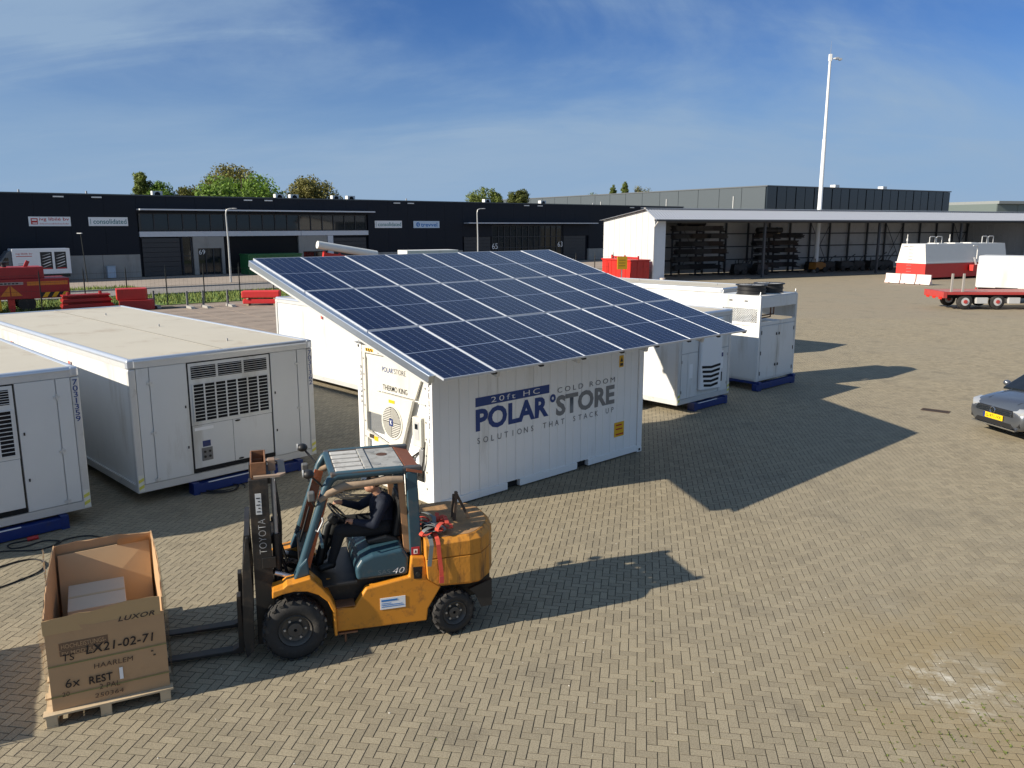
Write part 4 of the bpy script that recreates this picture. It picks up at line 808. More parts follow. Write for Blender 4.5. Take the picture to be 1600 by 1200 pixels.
MB().prism([(-.55, 2.25), (-.36, 2.20), (-.36, 2.17), (-.55, 2.215)], 'y', .14, 1.28).build('rear_visor', mat('visor_rust', (.26, .085, .04), .7, var=.2, scale=6), FK)
B(-1.60, -1.57, .3, 1.12, 1.28, 1.32).build('screen_bar', fb, FK)
ws = MB().add([(-1.86, .28, 1.24), (-1.86, 1.14, 1.24), (-1.53, 1.14, 2.15), (-1.53, .28, 2.15)], [(0, 1, 2, 3)])
gl = bpy.data.materials.new('thin_glass'); gl.use_nodes = True
def thin(m, tint, a):
    nt = m.node_tree; nt.nodes.clear(); o = nt.nodes.new('ShaderNodeOutputMaterial'); mx = nt.nodes.new('ShaderNodeMixShader'); t = nt.nodes.new('ShaderNodeBsdfTransparent'); g = nt.nodes.new('ShaderNodeBsdfGlossy')
    t.inputs[0].default_value = tint + (1,); g.inputs['Roughness'].default_value = .05; mx.inputs[0].default_value = a; nt.links.new(t.outputs[0], mx.inputs[1]); nt.links.new(g.outputs[0], mx.inputs[2]); nt.links.new(mx.outputs[0], o.inputs[0])
thin(gl, (.80, .84, .82), .07); ws.build('windscreen', gl, FK)
MB().bar((-1.84, .55, 1.3), (-1.70, .62, 1.72), .012, .02).build('wiper', black, FK)
for y in (.10, 1.32):   # work lights and mirrors on stalks
    l = MB().ell((-1.72, y, 2.30), (.07, .07, .055)).build('work_light', black, FK, smooth=True); MB().bar((-1.70, y, 2.28), (-1.56, y + (.1 if y < 1 else -.1), 2.10), .02, .02).build('stalk', black, l); MB().cyl((-1.775, y, 2.31), (-1.79, y, 2.31), .045, n=14).build('lens', mat('lens', (.5, .5, .48), .2), l)
    mr_ = B(-1.74, -1.66, y - .02, y + .09, 1.96, 2.07).build('mirror', mat('mirror_grey', (.12, .12, .115), .5), FK, bevel=.015); MB().bar((-1.70, y + .03, 1.97), (-1.66, y + (.1 if y < 1 else -.1), 1.86), .018, .018).build('stalk', black, mr_)
# mast
for y0, y1, s_ in ((.32, .44, 1), (.98, 1.10, -1)):
    yo = y0 if s_ > 0 else y1
    m_ = MB().box(-2.40, -2.18, *sorted((yo, yo + .025 * s_)), .12, 2.22).box(-2.40, -2.36, *sorted((yo + .026 * s_, yo + .10 * s_)), .12, 2.22).box(-2.22, -2.18, *sorted((yo + .026 * s_, yo + .10 * s_)), .12, 2.22).build('outer_rail', fblk, FK, bevel=.006)
    MB().box(-2.37, -2.23, *sorted((yo + .11 * s_, yo + .18 * s_)), .16, 2.30).build('inner_rail', frust, FK, bevel=.006)
    MB().cyl((-2.12, yo + .10 * s_, .3), (-2.12, yo + .10 * s_, 1.5), .05, n=14).build('lift_cylinder', black, FK, smooth=True); MB().cyl((-2.12, yo + .10 * s_, 1.5), (-2.12, yo + .10 * s_, 2.2), .028, n=12).build('piston_rod', steel, FK, smooth=True)
    MB().cyl((-2.16, yo + .02 * s_, 1.02), (-1.98, yo + .02 * s_, .95), .03, n=12).build('tilt_rod', alu, FK); MB().cyl((-1.98, yo + .02 * s_, .95), (-1.72, yo + .02 * s_, .86), .05, n=14).build('tilt_cylinder', fblk, FK)
    MB().tube([(-2.10, yo + .16 * s_, 2.0), (-2.06, yo + .18 * s_, 1.6), (-2.08, yo + .14 * s_, 1.2), (-2.0, yo + .15 * s_, .9)], .02, 6).build('hose', black, FK, smooth=True)
    B(-2.30, -2.14, *sorted((yo - .012 * s_, yo - .001 * s_)), 1.10, 1.24).build('bracket', fblk, FK, bevel=.02)
text('lettering', 'TOYOTA', FK, mat('toyota_print', (.42, .42, .41), .6), (-2.235, .3165, 1.29), (0, 0, 1), (-1, 0, 0), .44, .085, -.015, 1.05)
pl_ = B(-2.335, -2.265, .315, .3195, 1.79, 2.05).build('load_plate', mat('plate_white', (.62, .63, .62), .5), FK)
for k in range(5): B(-2.325 + (k % 2) * .02, -2.28, .3125, .3145, 1.82 + k * .042, 1.832 + k * .042).build('plate_print', black_print, pl_)
for z0, z1 in ((.35, .5), (1.38, 1.46), (2.12, 2.2)): B(-2.20, -2.14, .44, .98, z0, z1).build('cross_member', fblk, FK, bevel=.006)
ch_ = MB().box(-2.37, -2.19, .42, .44, 2.24, 2.40).box(-2.37, -2.19, .98, 1.0, 2.24, 2.40).box(-2.37, -2.35, .44, .98, 2.24, 2.40).box(-2.21, -2.19, .44, .98, 2.24, 2.40).build('crosshead', frust, FK, bevel=.006)
MB().box(-2.17, -2.08, .50, .62, 2.26, 2.40).build('sheave_cover', mat('cover_brown', (.24, .16, .11), .7, var=.2), FK, bevel=.01)
MB().prism([(-2.34, .34), (-2.04, .34), (-1.97, .42), (-1.97, .98), (-2.04, 1.06), (-2.34, 1.06), (-2.34, 1.02), (-2.08, 1.0), (-2.05, .94), (-2.05, .46), (-2.08, .40), (-2.34, .40)], 'z', 2.225, 2.25).build('top_bracket', mat('bracket_tan', (.30, .22, .16), .7, var=.2), FK)
bk = [(-2.44, 1.58), (-2.47, 1.58), (-2.53, 1.15), (-2.565, .31), (-2.54, .06), (-2.45, .14), (-2.42, .83)]
for y0, y1 in ((.14, .20), (1.22, 1.28)): MB().prism(bk, 'y', y0, y1).build('backrest_side', fblk, FK, bevel=.006)
for z, x in ((.22, -2.53), (.62, -2.51), (1.1, -2.50), (1.54, -2.455)): MB().box(x - .03, x + .03, .2, 1.22, z - .05, z + .05).build('carriage_bar', fblk, FK)
for k in range(6): MB().bar((-2.51, .34 + k * .15, .66), (-2.455, .34 + k * .15, 1.5), .025, .03).build('backrest_bar', fblk, FK)
for y0 in (.33, 1.02):
    MB().prism([(-2.57, .78), (-2.62, .78), (-2.63, .12), (-2.70, .085), (-3.72, .06), (-3.72, .045), (-2.6, .04), (-2.565, .06)], 'y', y0, y0 + .14).build('fork', mat('fork_steel', (.05, .045, .04), .5, .5, var=.3, dirt=(.10, .06, .035), dirt_amt=.3), FK, bevel=.006)
# counterweight
def plan(ins, x0=-.36, sc=1.0):
    pts = [(x0, .0 + ins), (.20, .0 + ins), (.36 - ins, .04 + ins), (.51 - ins, .22 + ins * .6), (.61 - ins, .45), (.64 - ins, .71), (.61 - ins, .97), (.51 - ins, 1.20 - ins * .6), (.36 - ins, 1.38 - ins), (.20, 1.42 - ins), (x0, 1.42 - ins)]
    return pts
def cw_loft(levels): return MB().loft([[(x, y, z + dz * (x + .36)) for x, y in plan(i, x0)] for z, i, x0, dz in levels])
cw_loft([(.72, .03, -.17, -.05), (.75, .0, -.22, -.04), (.83, .0, -.34, 0), (1.08, .0, -.355, 0), (1.085, .012, -.355, 0)]).build('counterweight', fworn, FK, bevel=.006)
cw_loft([(1.088, .012, -.36, 0), (1.10, .0, -.36, 0), (1.27, .0, -.36, .02), (1.33, .06, -.36, .03)]).build('counterweight_upper', fworn, FK, bevel=.006)
MB().add([(x, y, 1.334 + .03 * (x + .36)) for x, y in plan(.075, -.34)], [tuple(range(11))]).build('counterweight_top', ftop, FK)
MB().prism([(.20, .60), (.50, .70), (.50, .34), (.36, .33), (.28, .52)], 'y', .06, .12).build('mud_guard', black, FK); MB().prism([(.20, .60), (.50, .70), (.50, .34), (.36, .33), (.28, .52)], 'y', 1.30, 1.36).build('mud_guard', black, FK)
B(.10, .56, .35, 1.07, .36, .70).build('rear_block', fblk, FK, bevel=.02); MB().cyl((0, .23, .295), (0, 1.15, .295), .06, n=10).build('rear_axle', fblk, FK); MB().cyl((-1.965, .25, .385), (-1.965, 1.17, .385), .11, n=12).build('front_axle', fblk, FK)
tb = MB(); tb.bar((.14, .60, 1.35), (.17, .58, 1.74), .05, .035).bar((.17, .62, 1.72), (.34, .60, 1.36), .05, .035).bar((.14, .70, 1.35), (.17, .72, 1.66), .04, .03).bar((.17, .58, 1.7), (.17, .72, 1.64), .03, .03); tb.build('tow_bracket', mat('bracket_rust', (.09, .06, .04), .8, var=.3, scale=14), FK)
st_ = B(-.935, -.62, .0745, .0795, .475, .625).build('sticker', mat('sticker_white', (.72, .74, .76), .5), FK)
B(-.92, -.72, .0725, .0742, .578, .602).build('sticker_line', blue_print, st_)
for k, wd in enumerate((.28, .26, .12)): B(-.92, -.92 + wd, .0725, .0742, .505 + k * .022, .513 + k * .022).build('sticker_line', blue_print, st_)
sq = B(-.515, -.415, .138, .1495, 1.12, 1.22).build('warning_plate', mat('plate_red', (.35, .02, .03), .5), FK); B(-.49, -.44, .135, .1375, 1.135, 1.195).build('pictogram', white_print, sq); MB().prism([(-.48, 1.15), (-.45, 1.15), (-.465, 1.185)], 'y', .133, .1348).build('pictogram_mark', black_print, sq)
MB().box(-1.45, -1.22, .09, .2, .215, .235).cyl((-1.37, .12, .10), (-1.37, .12, .22), .012, n=6).build('lower_step', frust, FK)
# seat and controls
MB().prism([(-1.02, 1.20), (-1.04, 1.27), (-.78, 1.30), (-.62, 1.24), (-.62, 1.18)], 'y', .44, .98).build('seat', black, FK, bevel=.03); MB().prism([(-.70, 1.24), (-.58, 1.24), (-.52, 1.78), (-.60, 1.80)], 'y', .46, .96).build('seat_back', black, FK, bevel=.04)
sw = []
wa = Vector((-.66, 0, .75)); wc = Vector((-1.34, .72, 1.56)); e1 = Vector((.75, 0, .66)); e2 = Vector((0, 1, 0)); e1 = Vector((.70, 0, -.714)); wa = Vector((.714, 0, .70))
swo = MB().tube([wc + (e1 * math.cos(t) + e2 * math.sin(t)) * .18 for t in np.linspace(0, 2 * math.pi, 29)[:-1]], .014, 8, True).build('steering_wheel', black, FK, smooth=True)
for t in (0.5, 2.6, 4.7): MB().bar(wc, wc + (e1 * math.cos(t) + e2 * math.sin(t)) * .175, .02, .012).build('spoke', black, swo)
MB().tube([wc, wc - wa * .2, Vector((-1.62, .72, .9))], [.03, .05, .06], 10).build('steering_column', black, FK, smooth=True); MB().obox(wc - wa * .10, (.12, .14, .10), Matrix.Rotation(R(45), 3, 'Y')).build('column_shroud', black, FK, bevel=.02)
for k in range(3): MB().tube([(-1.5, .98 + k * .05, 1.1), (-1.42, .98 + k * .05, 1.38)], .009, 6).ell((-1.42, .98 + k * .05, 1.39), (.02, .02, .02), 8, 6).build('lever', black, FK)

# lashing straps lying on the counterweight
def ribbon(pts, wv, th=.004):
    rows_t, rows_b = [], []; P_ = [Vector(p) for p in pts]
    mb = MB()
    for i, p in enumerate(P_):
        d = (P_[min(i + 1, len(P_) - 1)] - P_[max(i - 1, 0)]).normalized(); wv_ = (Vector(wv) - d * Vector(wv).dot(d)); n = d.cross(wv_).normalized() * th / 2
        rows_t.append([p - wv_ / 2 + n, p + wv_ / 2 + n, p + wv_ / 2 - n, p - wv_ / 2 - n])
    return mb.loft(rows_t)
def strap(lab, m, tail, seed):
    t = thing('lashing_strap', lab, 'strap', (fp0.x, fp0.y, 0), 17.5); r_ = random.Random(seed)
    for k in range(9):
        c = Vector((-.24 + r_.uniform(-.10, .2), .22 + r_.uniform(-.10, .22), 1.365 + .010 * k)); rx, rz = r_.uniform(.06, .14), r_.uniform(.025, .06); a0 = r_.uniform(0, 3)
        ribbon([c + Vector((math.cos(a0) * rx * math.cos(q), math.sin(a0) * rx * math.cos(q), rz * (1 + math.sin(q)))) for q in np.linspace(0, 5.6, 14)], (-.05 * math.sin(a0), .05 * math.cos(a0), .008), .005).build('loop', m, t)
    ribbon(tail, (.052, 0, 0.0), .005).build('tail', m, t); return t
t1 = strap('coral red lashing strap heaped on the forklift with its end hanging down', coral, [(-.22, .28, 1.40), (-.22, .12, 1.375), (-.21, .03, 1.345), (-.205, -.012, 1.28), (-.19, -.014, 1.08), (-.175, -.02, .92), (-.17, -.02, .77)], 3)
MB().box(-.2, -.145, -.026, -.014, .77, .86).build('end_tab', mat('strap_tab', (.50, .06, .05), .7), t1)
t2 = strap('grey lashing strap heaped beside the red one on the forklift', mat('strap_grey', (.16, .18, .18), .8, var=.2, scale=12), [(-.30, .30, 1.40), (-.30, .12, 1.37), (-.295, .03, 1.345), (-.29, -.012, 1.28), (-.31, -.014, 1.12), (-.325, -.016, 1.01)], 11)
MB().box(-.36, -.2, .16, .28, 1.372, 1.44).build('ratchet', black, t2, bevel=.01)

# ------------------------------------------------------------------ driver
def figure(name, bones, ells, mats, loc, rz, voxel=.009):
    """One continuous body: tapered limbs fused by a voxel remesh; each face takes the cloth or skin of its nearest limb."""
    mb = MB()
    for p0, p1, r0, r1, k in bones:
        p0, p1 = Vector(p0), Vector(p1); mb.ell(p0, (r0, r0, r0), 12, 8); mb.ell(p1, (r1, r1, r1), 12, 8); mb.cyl(p0, p1, r0, r1, 12)
    for c, r, k in ells: mb.ell(c, r, 16, 12)
    me = mb.mesh('tmp', mats[0], fixn=True, smooth=True); o = bpy.data.objects.new('tmp', me); COL.objects.link(o)
    m = o.modifiers.new('r', 'REMESH'); m.mode = 'VOXEL'; m.voxel_size = voxel; s_ = o.modifiers.new('s', 'SMOOTH'); s_.factor = .5; s_.iterations = 4
    bpy.context.view_layer.update(); me2 = bpy.data.meshes.new_from_object(o.evaluated_get(bpy.context.evaluated_depsgraph_get())); bpy.data.objects.remove(o)
    n = len(me2.polygons); c = np.zeros(n * 3); me2.polygons.foreach_get('center', c); c = c.reshape(-1, 3); best = np.full(n, 9.); mi = np.zeros(n, np.int32)
    for p0, p1, r0, r1, k in bones:
        a, b = np.array(p0), np.array(p1); ab = b - a; t = np.clip(((c - a) @ ab) / max(1e-9, ab @ ab), 0, 1); dd = np.linalg.norm(c - a - t[:, None] * ab, axis=1) - (r0 + (r1 - r0) * t); u = dd < best; best[u] = dd[u]; mi[u] = k
    for cc, r, k in ells:
        q = (c - np.array(cc)) / np.array(r); dd = (np.linalg.norm(q, axis=1) - 1) * min(r); u = dd < best; best[u] = dd[u]; mi[u] = k
    me2.materials.clear()
    for m_ in mats: me2.materials.append(m_)
    me2.polygons.foreach_set('material_index', mi); me2.polygons.foreach_set('use_smooth', [True] * n); me2.update(); me2.name = name
    return put(name, me2, loc=loc, rot=(0, 0, R(rz)))
skin = mat('skin', (.50, .26, .17), .55, var=.08, scale=20); jacket = mat('jacket_navy', (.010, .014, .032), .8, var=.2, scale=12, bump=.3, bscale=30); trousers = mat('trousers_black', (.012, .012, .014), .85, var=.2, scale=12, bump=.3, bscale=30); shoe = mat('shoe_black', (.012, .011, .010), .5)
yc = .72
bones = [((-.78, yc, 1.36), (-.79, yc, 1.62), .155, .165, 1), ((-.79, yc - .10, 1.66), (-.79, yc + .10, 1.66), .115, .115, 1), ((-.82, yc, 1.74), (-.87, yc, 1.83), .058, .055, 0),
         ((-.80, yc - .19, 1.69), (-.93, yc - .25, 1.45), .078, .062, 1), ((-.93, yc - .25, 1.45), (-1.15, yc - .20, 1.49), .062, .045, 1), ((-1.15, yc - .20, 1.49), (-1.215, yc - .175, 1.505), .03, .033, 0),
         ((-.80, yc + .19, 1.69), (-1.05, yc + .22, 1.55), .076, .060, 1), ((-1.05, yc + .22, 1.55), (-1.27, yc + .10, 1.66), .060, .043, 1), ((-1.27, yc + .10, 1.66), (-1.335, yc + .07, 1.685), .03, .033, 0),
         ((-.78, yc - .09, 1.36), (-1.34, yc - .16, 1.38), .125, .085, 2), ((-1.34, yc - .16, 1.38), (-1.46, yc - .15, 1.00), .078, .055, 2), ((-1.46, yc - .15, .945), (-1.60, yc - .16, .91), .052, .042, 3),
         ((-.78, yc + .09, 1.36), (-1.36, yc + .14, 1.39), .125, .085, 2), ((-1.36, yc + .14, 1.39), (-1.54, yc + .13, 1.02), .078, .055, 2), ((-1.54, yc + .13, .945), (-1.68, yc + .13, .91), .052, .042, 3)]
for hx, hy, hz, sy in ((-1.225, yc - .175, 1.51, 1), (-1.345, yc + .07, 1.69, -1)):        # fingers closed over the wheel rim
    for k in range(4): bones += [((hx, hy + (k - 1.5) * .019, hz), (hx - .038 + .004 * k, hy + (k - 1.5) * .020, hz + .012), .0095, .009, 0), ((hx - .038 + .004 * k, hy + (k - 1.5) * .020, hz + .012), (hx - .052, hy + (k - 1.5) * .020, hz - .022), .009, .008, 0)]
    bones += [((hx + .02, hy + .03 * sy, hz - .005), (hx - .03, hy + .05 * sy, hz - .012), .011, .009, 0)]
ells = [((-.905, yc, 1.905), (.092, .074, .112), 0), ((-.935, yc, 1.865), (.068, .056, .065), 0), ((-1.003, yc, 1.895), (.018, .014, .022), 0), ((-.895, yc - .076, 1.895), (.02, .012, .03), 0), ((-.895, yc + .076, 1.895), (.02, .012, .03), 0), ((-.80, yc, 1.76), (.075, .085, .035), 1)]
P_ = figure('person', bones, ells, [skin, jacket, trousers, shoe], (fp0.x, fp0.y, 0), 17.5); tag(P_, 'person in navy jacket and dark trousers seated driving the forklift', 'person')
hair_m = mat('hair_brown', (.06, .035, .022), .8, var=.3, scale=40, bump=.5, bscale=90)
hm = MB(); hm.ell((-.885, yc, 1.935), (.098, .083, .098), 18, 12); hr = hm.build('hair', hair_m, P_, smooth=True)
for v in hr.data.vertices:
    if v.co.x < -.945 and v.co.z < 1.965: v.co.x = -.945 + (v.co.x + .945) * .15
    if v.co.z < 1.88: v.co.z = 1.88 + (v.co.z - 1.88) * .25
for s_ in (-1, 1): MB().ell((-.985, yc + s_ * .03, 1.918), (.008, .012, .007), 8, 6).build('eye', black, P_); MB().box(-.992, -.978, yc + s_ * .03 - .017, yc + s_ * .03 + .017, 1.936, 1.942).build('eyebrow', hair_m, P_)
MB().box(-1.0, -.99, yc - .022, yc + .022, 1.855, 1.860).build('mouth', mat('lip', (.28, .10, .08), .6), P_)

# ------------------------------------------------------------------ pallet and carton
PO, PA = Vector((-4.83, 7.71)), 26.5
pal = thing('pallet', 'pale wooden pallet on the paving under the open carton', 'pallet', (PO.x, PO.y, 0), PA)
for k in range(7): MB().box(-.09, 1.17, -.07 + k * .375, .02 + k * .375 + .03, .120, .142).build('deck_board', wood, pal, bevel=.002)
for x in (-.07, .44, 1.03):
    B(x, x + .11, -.07, 2.30, .097, .1195).build('stringer_board', wood, pal, bevel=.002); B(x, x + .11, -.07, 2.30, .0, .018).build('base_board', wood, pal, bevel=.002)
    for y in (-.07, .67, 1.42, 2.16): B(x + .002, x + .108, y + .002, y + .14, .0185, .0965).build('block', wood, pal, bevel=.003)
card = mat('cardboard', (.44, .275, .145), .8, var=.10, scale=3, dirt=(.30, .18, .09), dirt_amt=.15, dscale=2.5); card_in = mat('cardboard_inside', (.53, .36, .20), .8, var=.08, scale=3); card_dk = mat('cardboard_dark', (.07, .05, .035), .85, var=.1); ink = mat('marker_ink', (.018, .012, .01), .7); faint = mat('faint_print', (.17, .10, .055), .8)
CB = thing('carton', 'large open cardboard carton marked LUXOR standing on the wooden pallet', 'carton', (PO.x, PO.y, .143), PA)
BW, BL, BH, th = 1.14, 2.18, 1.055, .014
def wall(name, p0, p1, zt, inward, bow, m=card, zb=0., par=CB, thick=th):
    """A carton wall from p0 to p1 with a slightly bowed, uneven top edge."""
    p0, p1 = Vector((*p0, 0)), Vector((*p1, 0)); n = Vector((*inward, 0)); N_, M_ = 28, 6; out, inn = [], []
    for j in range(M_ + 1):
        ro, ri = [], []
        for i in range(N_ + 1):
            t = i / N_; v = j / M_; z = zb + (zt(t) - zb) * v; off = -bow * math.sin(math.pi * t) * v ** 2
            q = p0.lerp(p1, t) + n * off; ro.append(Vector((q.x, q.y, z))); ri.append(Vector((q.x, q.y, z)) + n * thick)
        out.append(ro); inn.append(ri)
    ring = lambda ro, ri: ro + ri[::-1]
    return MB().loft([ring(a, b) for a, b in zip(out, inn)]).build(name, m, par)
def rag(a, b, s): r_ = random.Random(s); ph = [r_.uniform(0, 6) for _ in range(3)]; return lambda t: a + (b - a) * t + .013 * math.sin(5 * t + ph[0]) + .008 * math.sin(13 * t + ph[1]) + .005 * math.sin(31 * t + ph[2])
fw_ = wall('front_wall', (0, 0), (BW, 0), rag(.90, .91, 1), (0, 1), .012); wall('back_wall', (0, BL - th), (BW, BL - th), rag(1.04, 1.06, 2), (0, 1), -.012); wall('left_wall', (0, th + .001), (0, BL - th - .001), rag(1.03, 1.05, 3), (1, 0), .02); wall('right_wall', (BW - th, th + .001), (BW - th, BL - th - .001), rag(1.03, 1.05, 4), (1, 0), -.022)
cl_ = wall('front_collar', (-.012, -.009), (BW - .03, -.009), rag(1.045, 1.075, 5), (0, 1), .004, mat('cardboard_light', (.47, .31, .15), .8, var=.06, scale=2), .865, thick=.007)
B(th, BW - th, th, BL - th, .001, .012).build('bottom', card_in, CB)
MB().loft([[(.05, BL - .42, .02), (BW - .05, BL - .36, .02), (BW - .05, BL - .352, .02), (.05, BL - .412, .02)], [(.04, BL - .07, .93), (BW - .04, BL - .045, .97), (BW - .04, BL - .037, .97), (.04, BL - .062, .93)]]).build('inner_liner', card_in, CB)
MB().add([(.72, BL - .044, .93), (BW - .03, BL - .044, .95), (BW - .04, BL - .16, 1.055), (.74, BL - .12, 1.05)], [(0, 1, 2, 3)]).build('flap', card, CB)
XA = (1, 0, 0)
pb = B(.12, .58, -.0105, -.0095 + .003, .67, .75).build('print_panel', faint, CB); B(.12, .50, -.0105, -.0065, .605, .662).build('print_panel', faint, CB)
text('lettering', 'HOCHLEISTUNGS-', CB, card, (.14, -.0135, .685), XA, UZ, .42, .05, .01); text('lettering', 'PV MODULE', CB, card, (.14, -.0135, .612), XA, UZ, .32, .042, .01)
text('lettering', 'LUXOR', CB, card_dk, (.69, -.0145, .872), XA, UZ, .36, .055, .02, 1.1, .3)
def scrawl(s, x, z, wd, h, sh=.1, m=ink, b=.0): text('handwriting', s, CB, m, (x, -.0165, z), XA, UZ, wd, h, b, 1.05, sh)
scrawl('TS', .14, .545, .11, .075); scrawl('LX21-02-71', .36, .575, .66, .10, .15, ink, .012); scrawl('HAARLEM', .42, .395, .38, .055, .1, mat('pen_ink', (.07, .045, .03), .8)); scrawl('6x', .14, .24, .14, .10, .1, ink, .005); scrawl('REST', .36, .225, .23, .09, .05, ink, .02); scrawl('2 PAL', .45, .145, .20, .06, .1, MATS['pen_ink']); scrawl('250364', .40, .055, .28, .05, .1, MATS['pen_ink']); scrawl('20', .10, .15, .07, .05, .1, MATS['pen_ink'])
for z in (.505, .16): MB().add([(-.002, -.0135, z - .006), (BW + .002, -.0135, z), (BW + .002, -.0135, z + .014), (-.002, -.0135, z + .008)], [(0, 1, 2, 3)]).build('strapping', mat('band_green', (.19, .19, .07), .5), CB)
B(.655, .69, -.0155, -.0125, .21, .345).build('paper_slip', white_print, CB)
for x, z in ((.98, .45), (1.0, .40)): B(x, x + .025, -.0145, -.0115, z, z + .015).build('print_mark', card_dk, CB)
film = bpy.data.materials.new('stretch_film'); film.use_nodes = True; thin(film, (.93, .93, .92), .12)
def film_sheet(p0, p1, z0, z1, seed, n_out):
    r_ = random.Random(seed); rows = []
    for j in range(11):
        row = []
        for i in range(25):
            t = i / 24; q = Vector((*p0, 0)).lerp(Vector((*p1, 0)), t); row.append((q.x + n_out[0] * r_.uniform(.003, .03), q.y + n_out[1] * r_.uniform(.003, .03), z0 + (z1 - z0) * j / 10 + r_.uniform(-.015, .015)))
        rows.append(row)
    return MB().grid(rows).build('stretch_film', film, CB, fixn=False)
film_sheet((BW + .025, 0), (BW + .025, BL), .02, .88, 5, (1, 0)); film_sheet((-.03, 0), (-.03, BL), .02, .9, 6, (-1, 0))
film_sheet((-.06, BL - .5), (-.10, BL), .7, 1.06, 9, (-1, 0))
# what lies inside
inn = thing('small_carton', 'small pale cardboard carton lying inside the large carton', 'carton', (PO.x + rot2((.16, 1.02), PA).x, PO.y + rot2((.16, 1.02), PA).y, .157), PA + 1)
B(0, .62, 0, .78, 0, .62).build('body', mat('carton_pale', (.50, .43, .33), .8, var=.08), inn, bevel=.004); B(.005, .615, .37, .42, .6205, .623).build('tape', mat('tape', (.42, .33, .2), .4), inn)
in2 = thing('small_carton', 'low brown cardboard carton inside the large carton before the pale one', 'carton', (PO.x + rot2((.40, .34), PA).x, PO.y + rot2((.40, .34), PA).y, .157), PA - 4)
B(0, .52, 0, .55, 0, .42).build('body', card_in, in2, bevel=.004); MB().add([(.0, .0, .424), (.25, 0, .424), (.24, .02, .56), (.0, .02, .56)], [(0, 1, 2, 3)]).build('flap', card_in, in2)
# a second loaded pallet just out of the picture, whose shadow falls across the corner
p2 = copy_tree(pal); p2.location = (-8.05, 6.05, 0); p2['label'] = 'second wooden pallet left of the open carton, under another carton'
c2_ = thing('carton', 'second cardboard carton on a pallet left of the open one', 'carton', (-8.05, 6.05, .143), PA)
for o in list(CB.children):
    if o.name.split('.')[0] in ('front_wall', 'back_wall', 'left_wall', 'right_wall', 'front_collar', 'bottom', 'strapping'): copy_tree(o, c2_)

# ------------------------------------------------------------------ silver car
CA = thing('suv_car', 'silver grey SUV with yellow number plate parked on the paving', 'car', (12.0, 19.66, 0), 12.7)
cp = bpy.data.materials.new('car_paint'); cp.use_nodes = True; q = cp.node_tree.nodes['Principled BSDF']; q.inputs['Base Color'].default_value = (.16, .175, .20, 1); q.inputs['Metallic'].default_value = .75; q.inputs['Roughness'].default_value = .32; q.inputs['Coat Weight'].default_value = .8; q.inputs['Coat Roughness'].default_value = .05
chrome = mat('chrome', (.75, .76, .78), .12, 1., var=.02)
def half(x, prof):   # closed cross-section from a half profile (y, z), bottom to top
    return [(x, y, z) for y, z in prof] + [(x, -y, z) for y, z in prof[::-1]]
secs = [(.00, [(.30, .34), (.60, .34), (.70, .45), (.72, .56), (.68, .68), (.30, .72)]), (.05, [(.35, .27), (.72, .28), (.82, .45), (.83, .58), (.78, .72), (.32, .78)]), (.16, [(.4, .23), (.80, .24), (.89, .45), (.895, .62), (.84, .81), (.34, .87)]), (.35, [(.4, .21), (.84, .22), (.92, .45), (.92, .68), (.87, .88), (.35, .945)]), (.7, [(.4, .2), (.86, .22), (.93, .45), (.93, .74), (.87, .95), (.36, 1.00)]), (1.15, [(.4, .2), (.87, .22), (.93, .45), (.93, .80), (.88, 1.00), (.36, 1.06)]), (1.6, [(.4, .2), (.87, .22), (.92, .45), (.925, .85), (.87, 1.02), (.36, 1.06)]), (3.6, [(.4, .2), (.87, .22), (.92, .45), (.925, .88), (.86, 1.06), (.36, 1.08)]), (4.25, [(.4, .26), (.82, .28), (.89, .45), (.88, .86), (.80, 1.06), (.34, 1.08)]), (4.47, [(.35, .38), (.70, .40), (.80, .5), (.80, .85), (.72, 1.0), (.3, 1.02)])]
body = MB().loft([half(x, p) for x, p in secs]).build('body', cp, CA, smooth=True); sm = body.modifiers.new('s', 'SUBSURF'); sm.levels = sm.render_levels = 2
gsec = [(1.02, [(.3, 1.02), (.86, .99), (.84, 1.04), (.3, 1.075)]), (1.5, [(.3, 1.03), (.86, 1.01), (.77, 1.34), (.3, 1.37)]), (1.95, [(.3, 1.03), (.86, 1.02), (.70, 1.58), (.3, 1.61)]), (2.6, [(.3, 1.03), (.86, 1.03), (.69, 1.62), (.3, 1.66)]), (3.6, [(.3, 1.03), (.86, 1.05), (.67, 1.58), (.3, 1.62)]), (4.1, [(.3, 1.03), (.82, 1.05), (.66, 1.45), (.3, 1.5)]), (4.38, [(.3, 1.0), (.76, 1.02), (.70, 1.06), (.3, 1.08)])]
MB().loft([half(x, p) for x, p in gsec]).build('glasshouse', glass_dark, CA, smooth=True)
MB().loft([half(x, [(.25, a), (w_, a), (w_, a + .03), (.25, b)]) for x, w_, a, b in ((1.93, .69, 1.575, 1.625), (2.6, .685, 1.625, 1.68), (3.6, .665, 1.59, 1.64), (4.15, .66, 1.44, 1.50))]).build('roof', cp, CA, smooth=True)
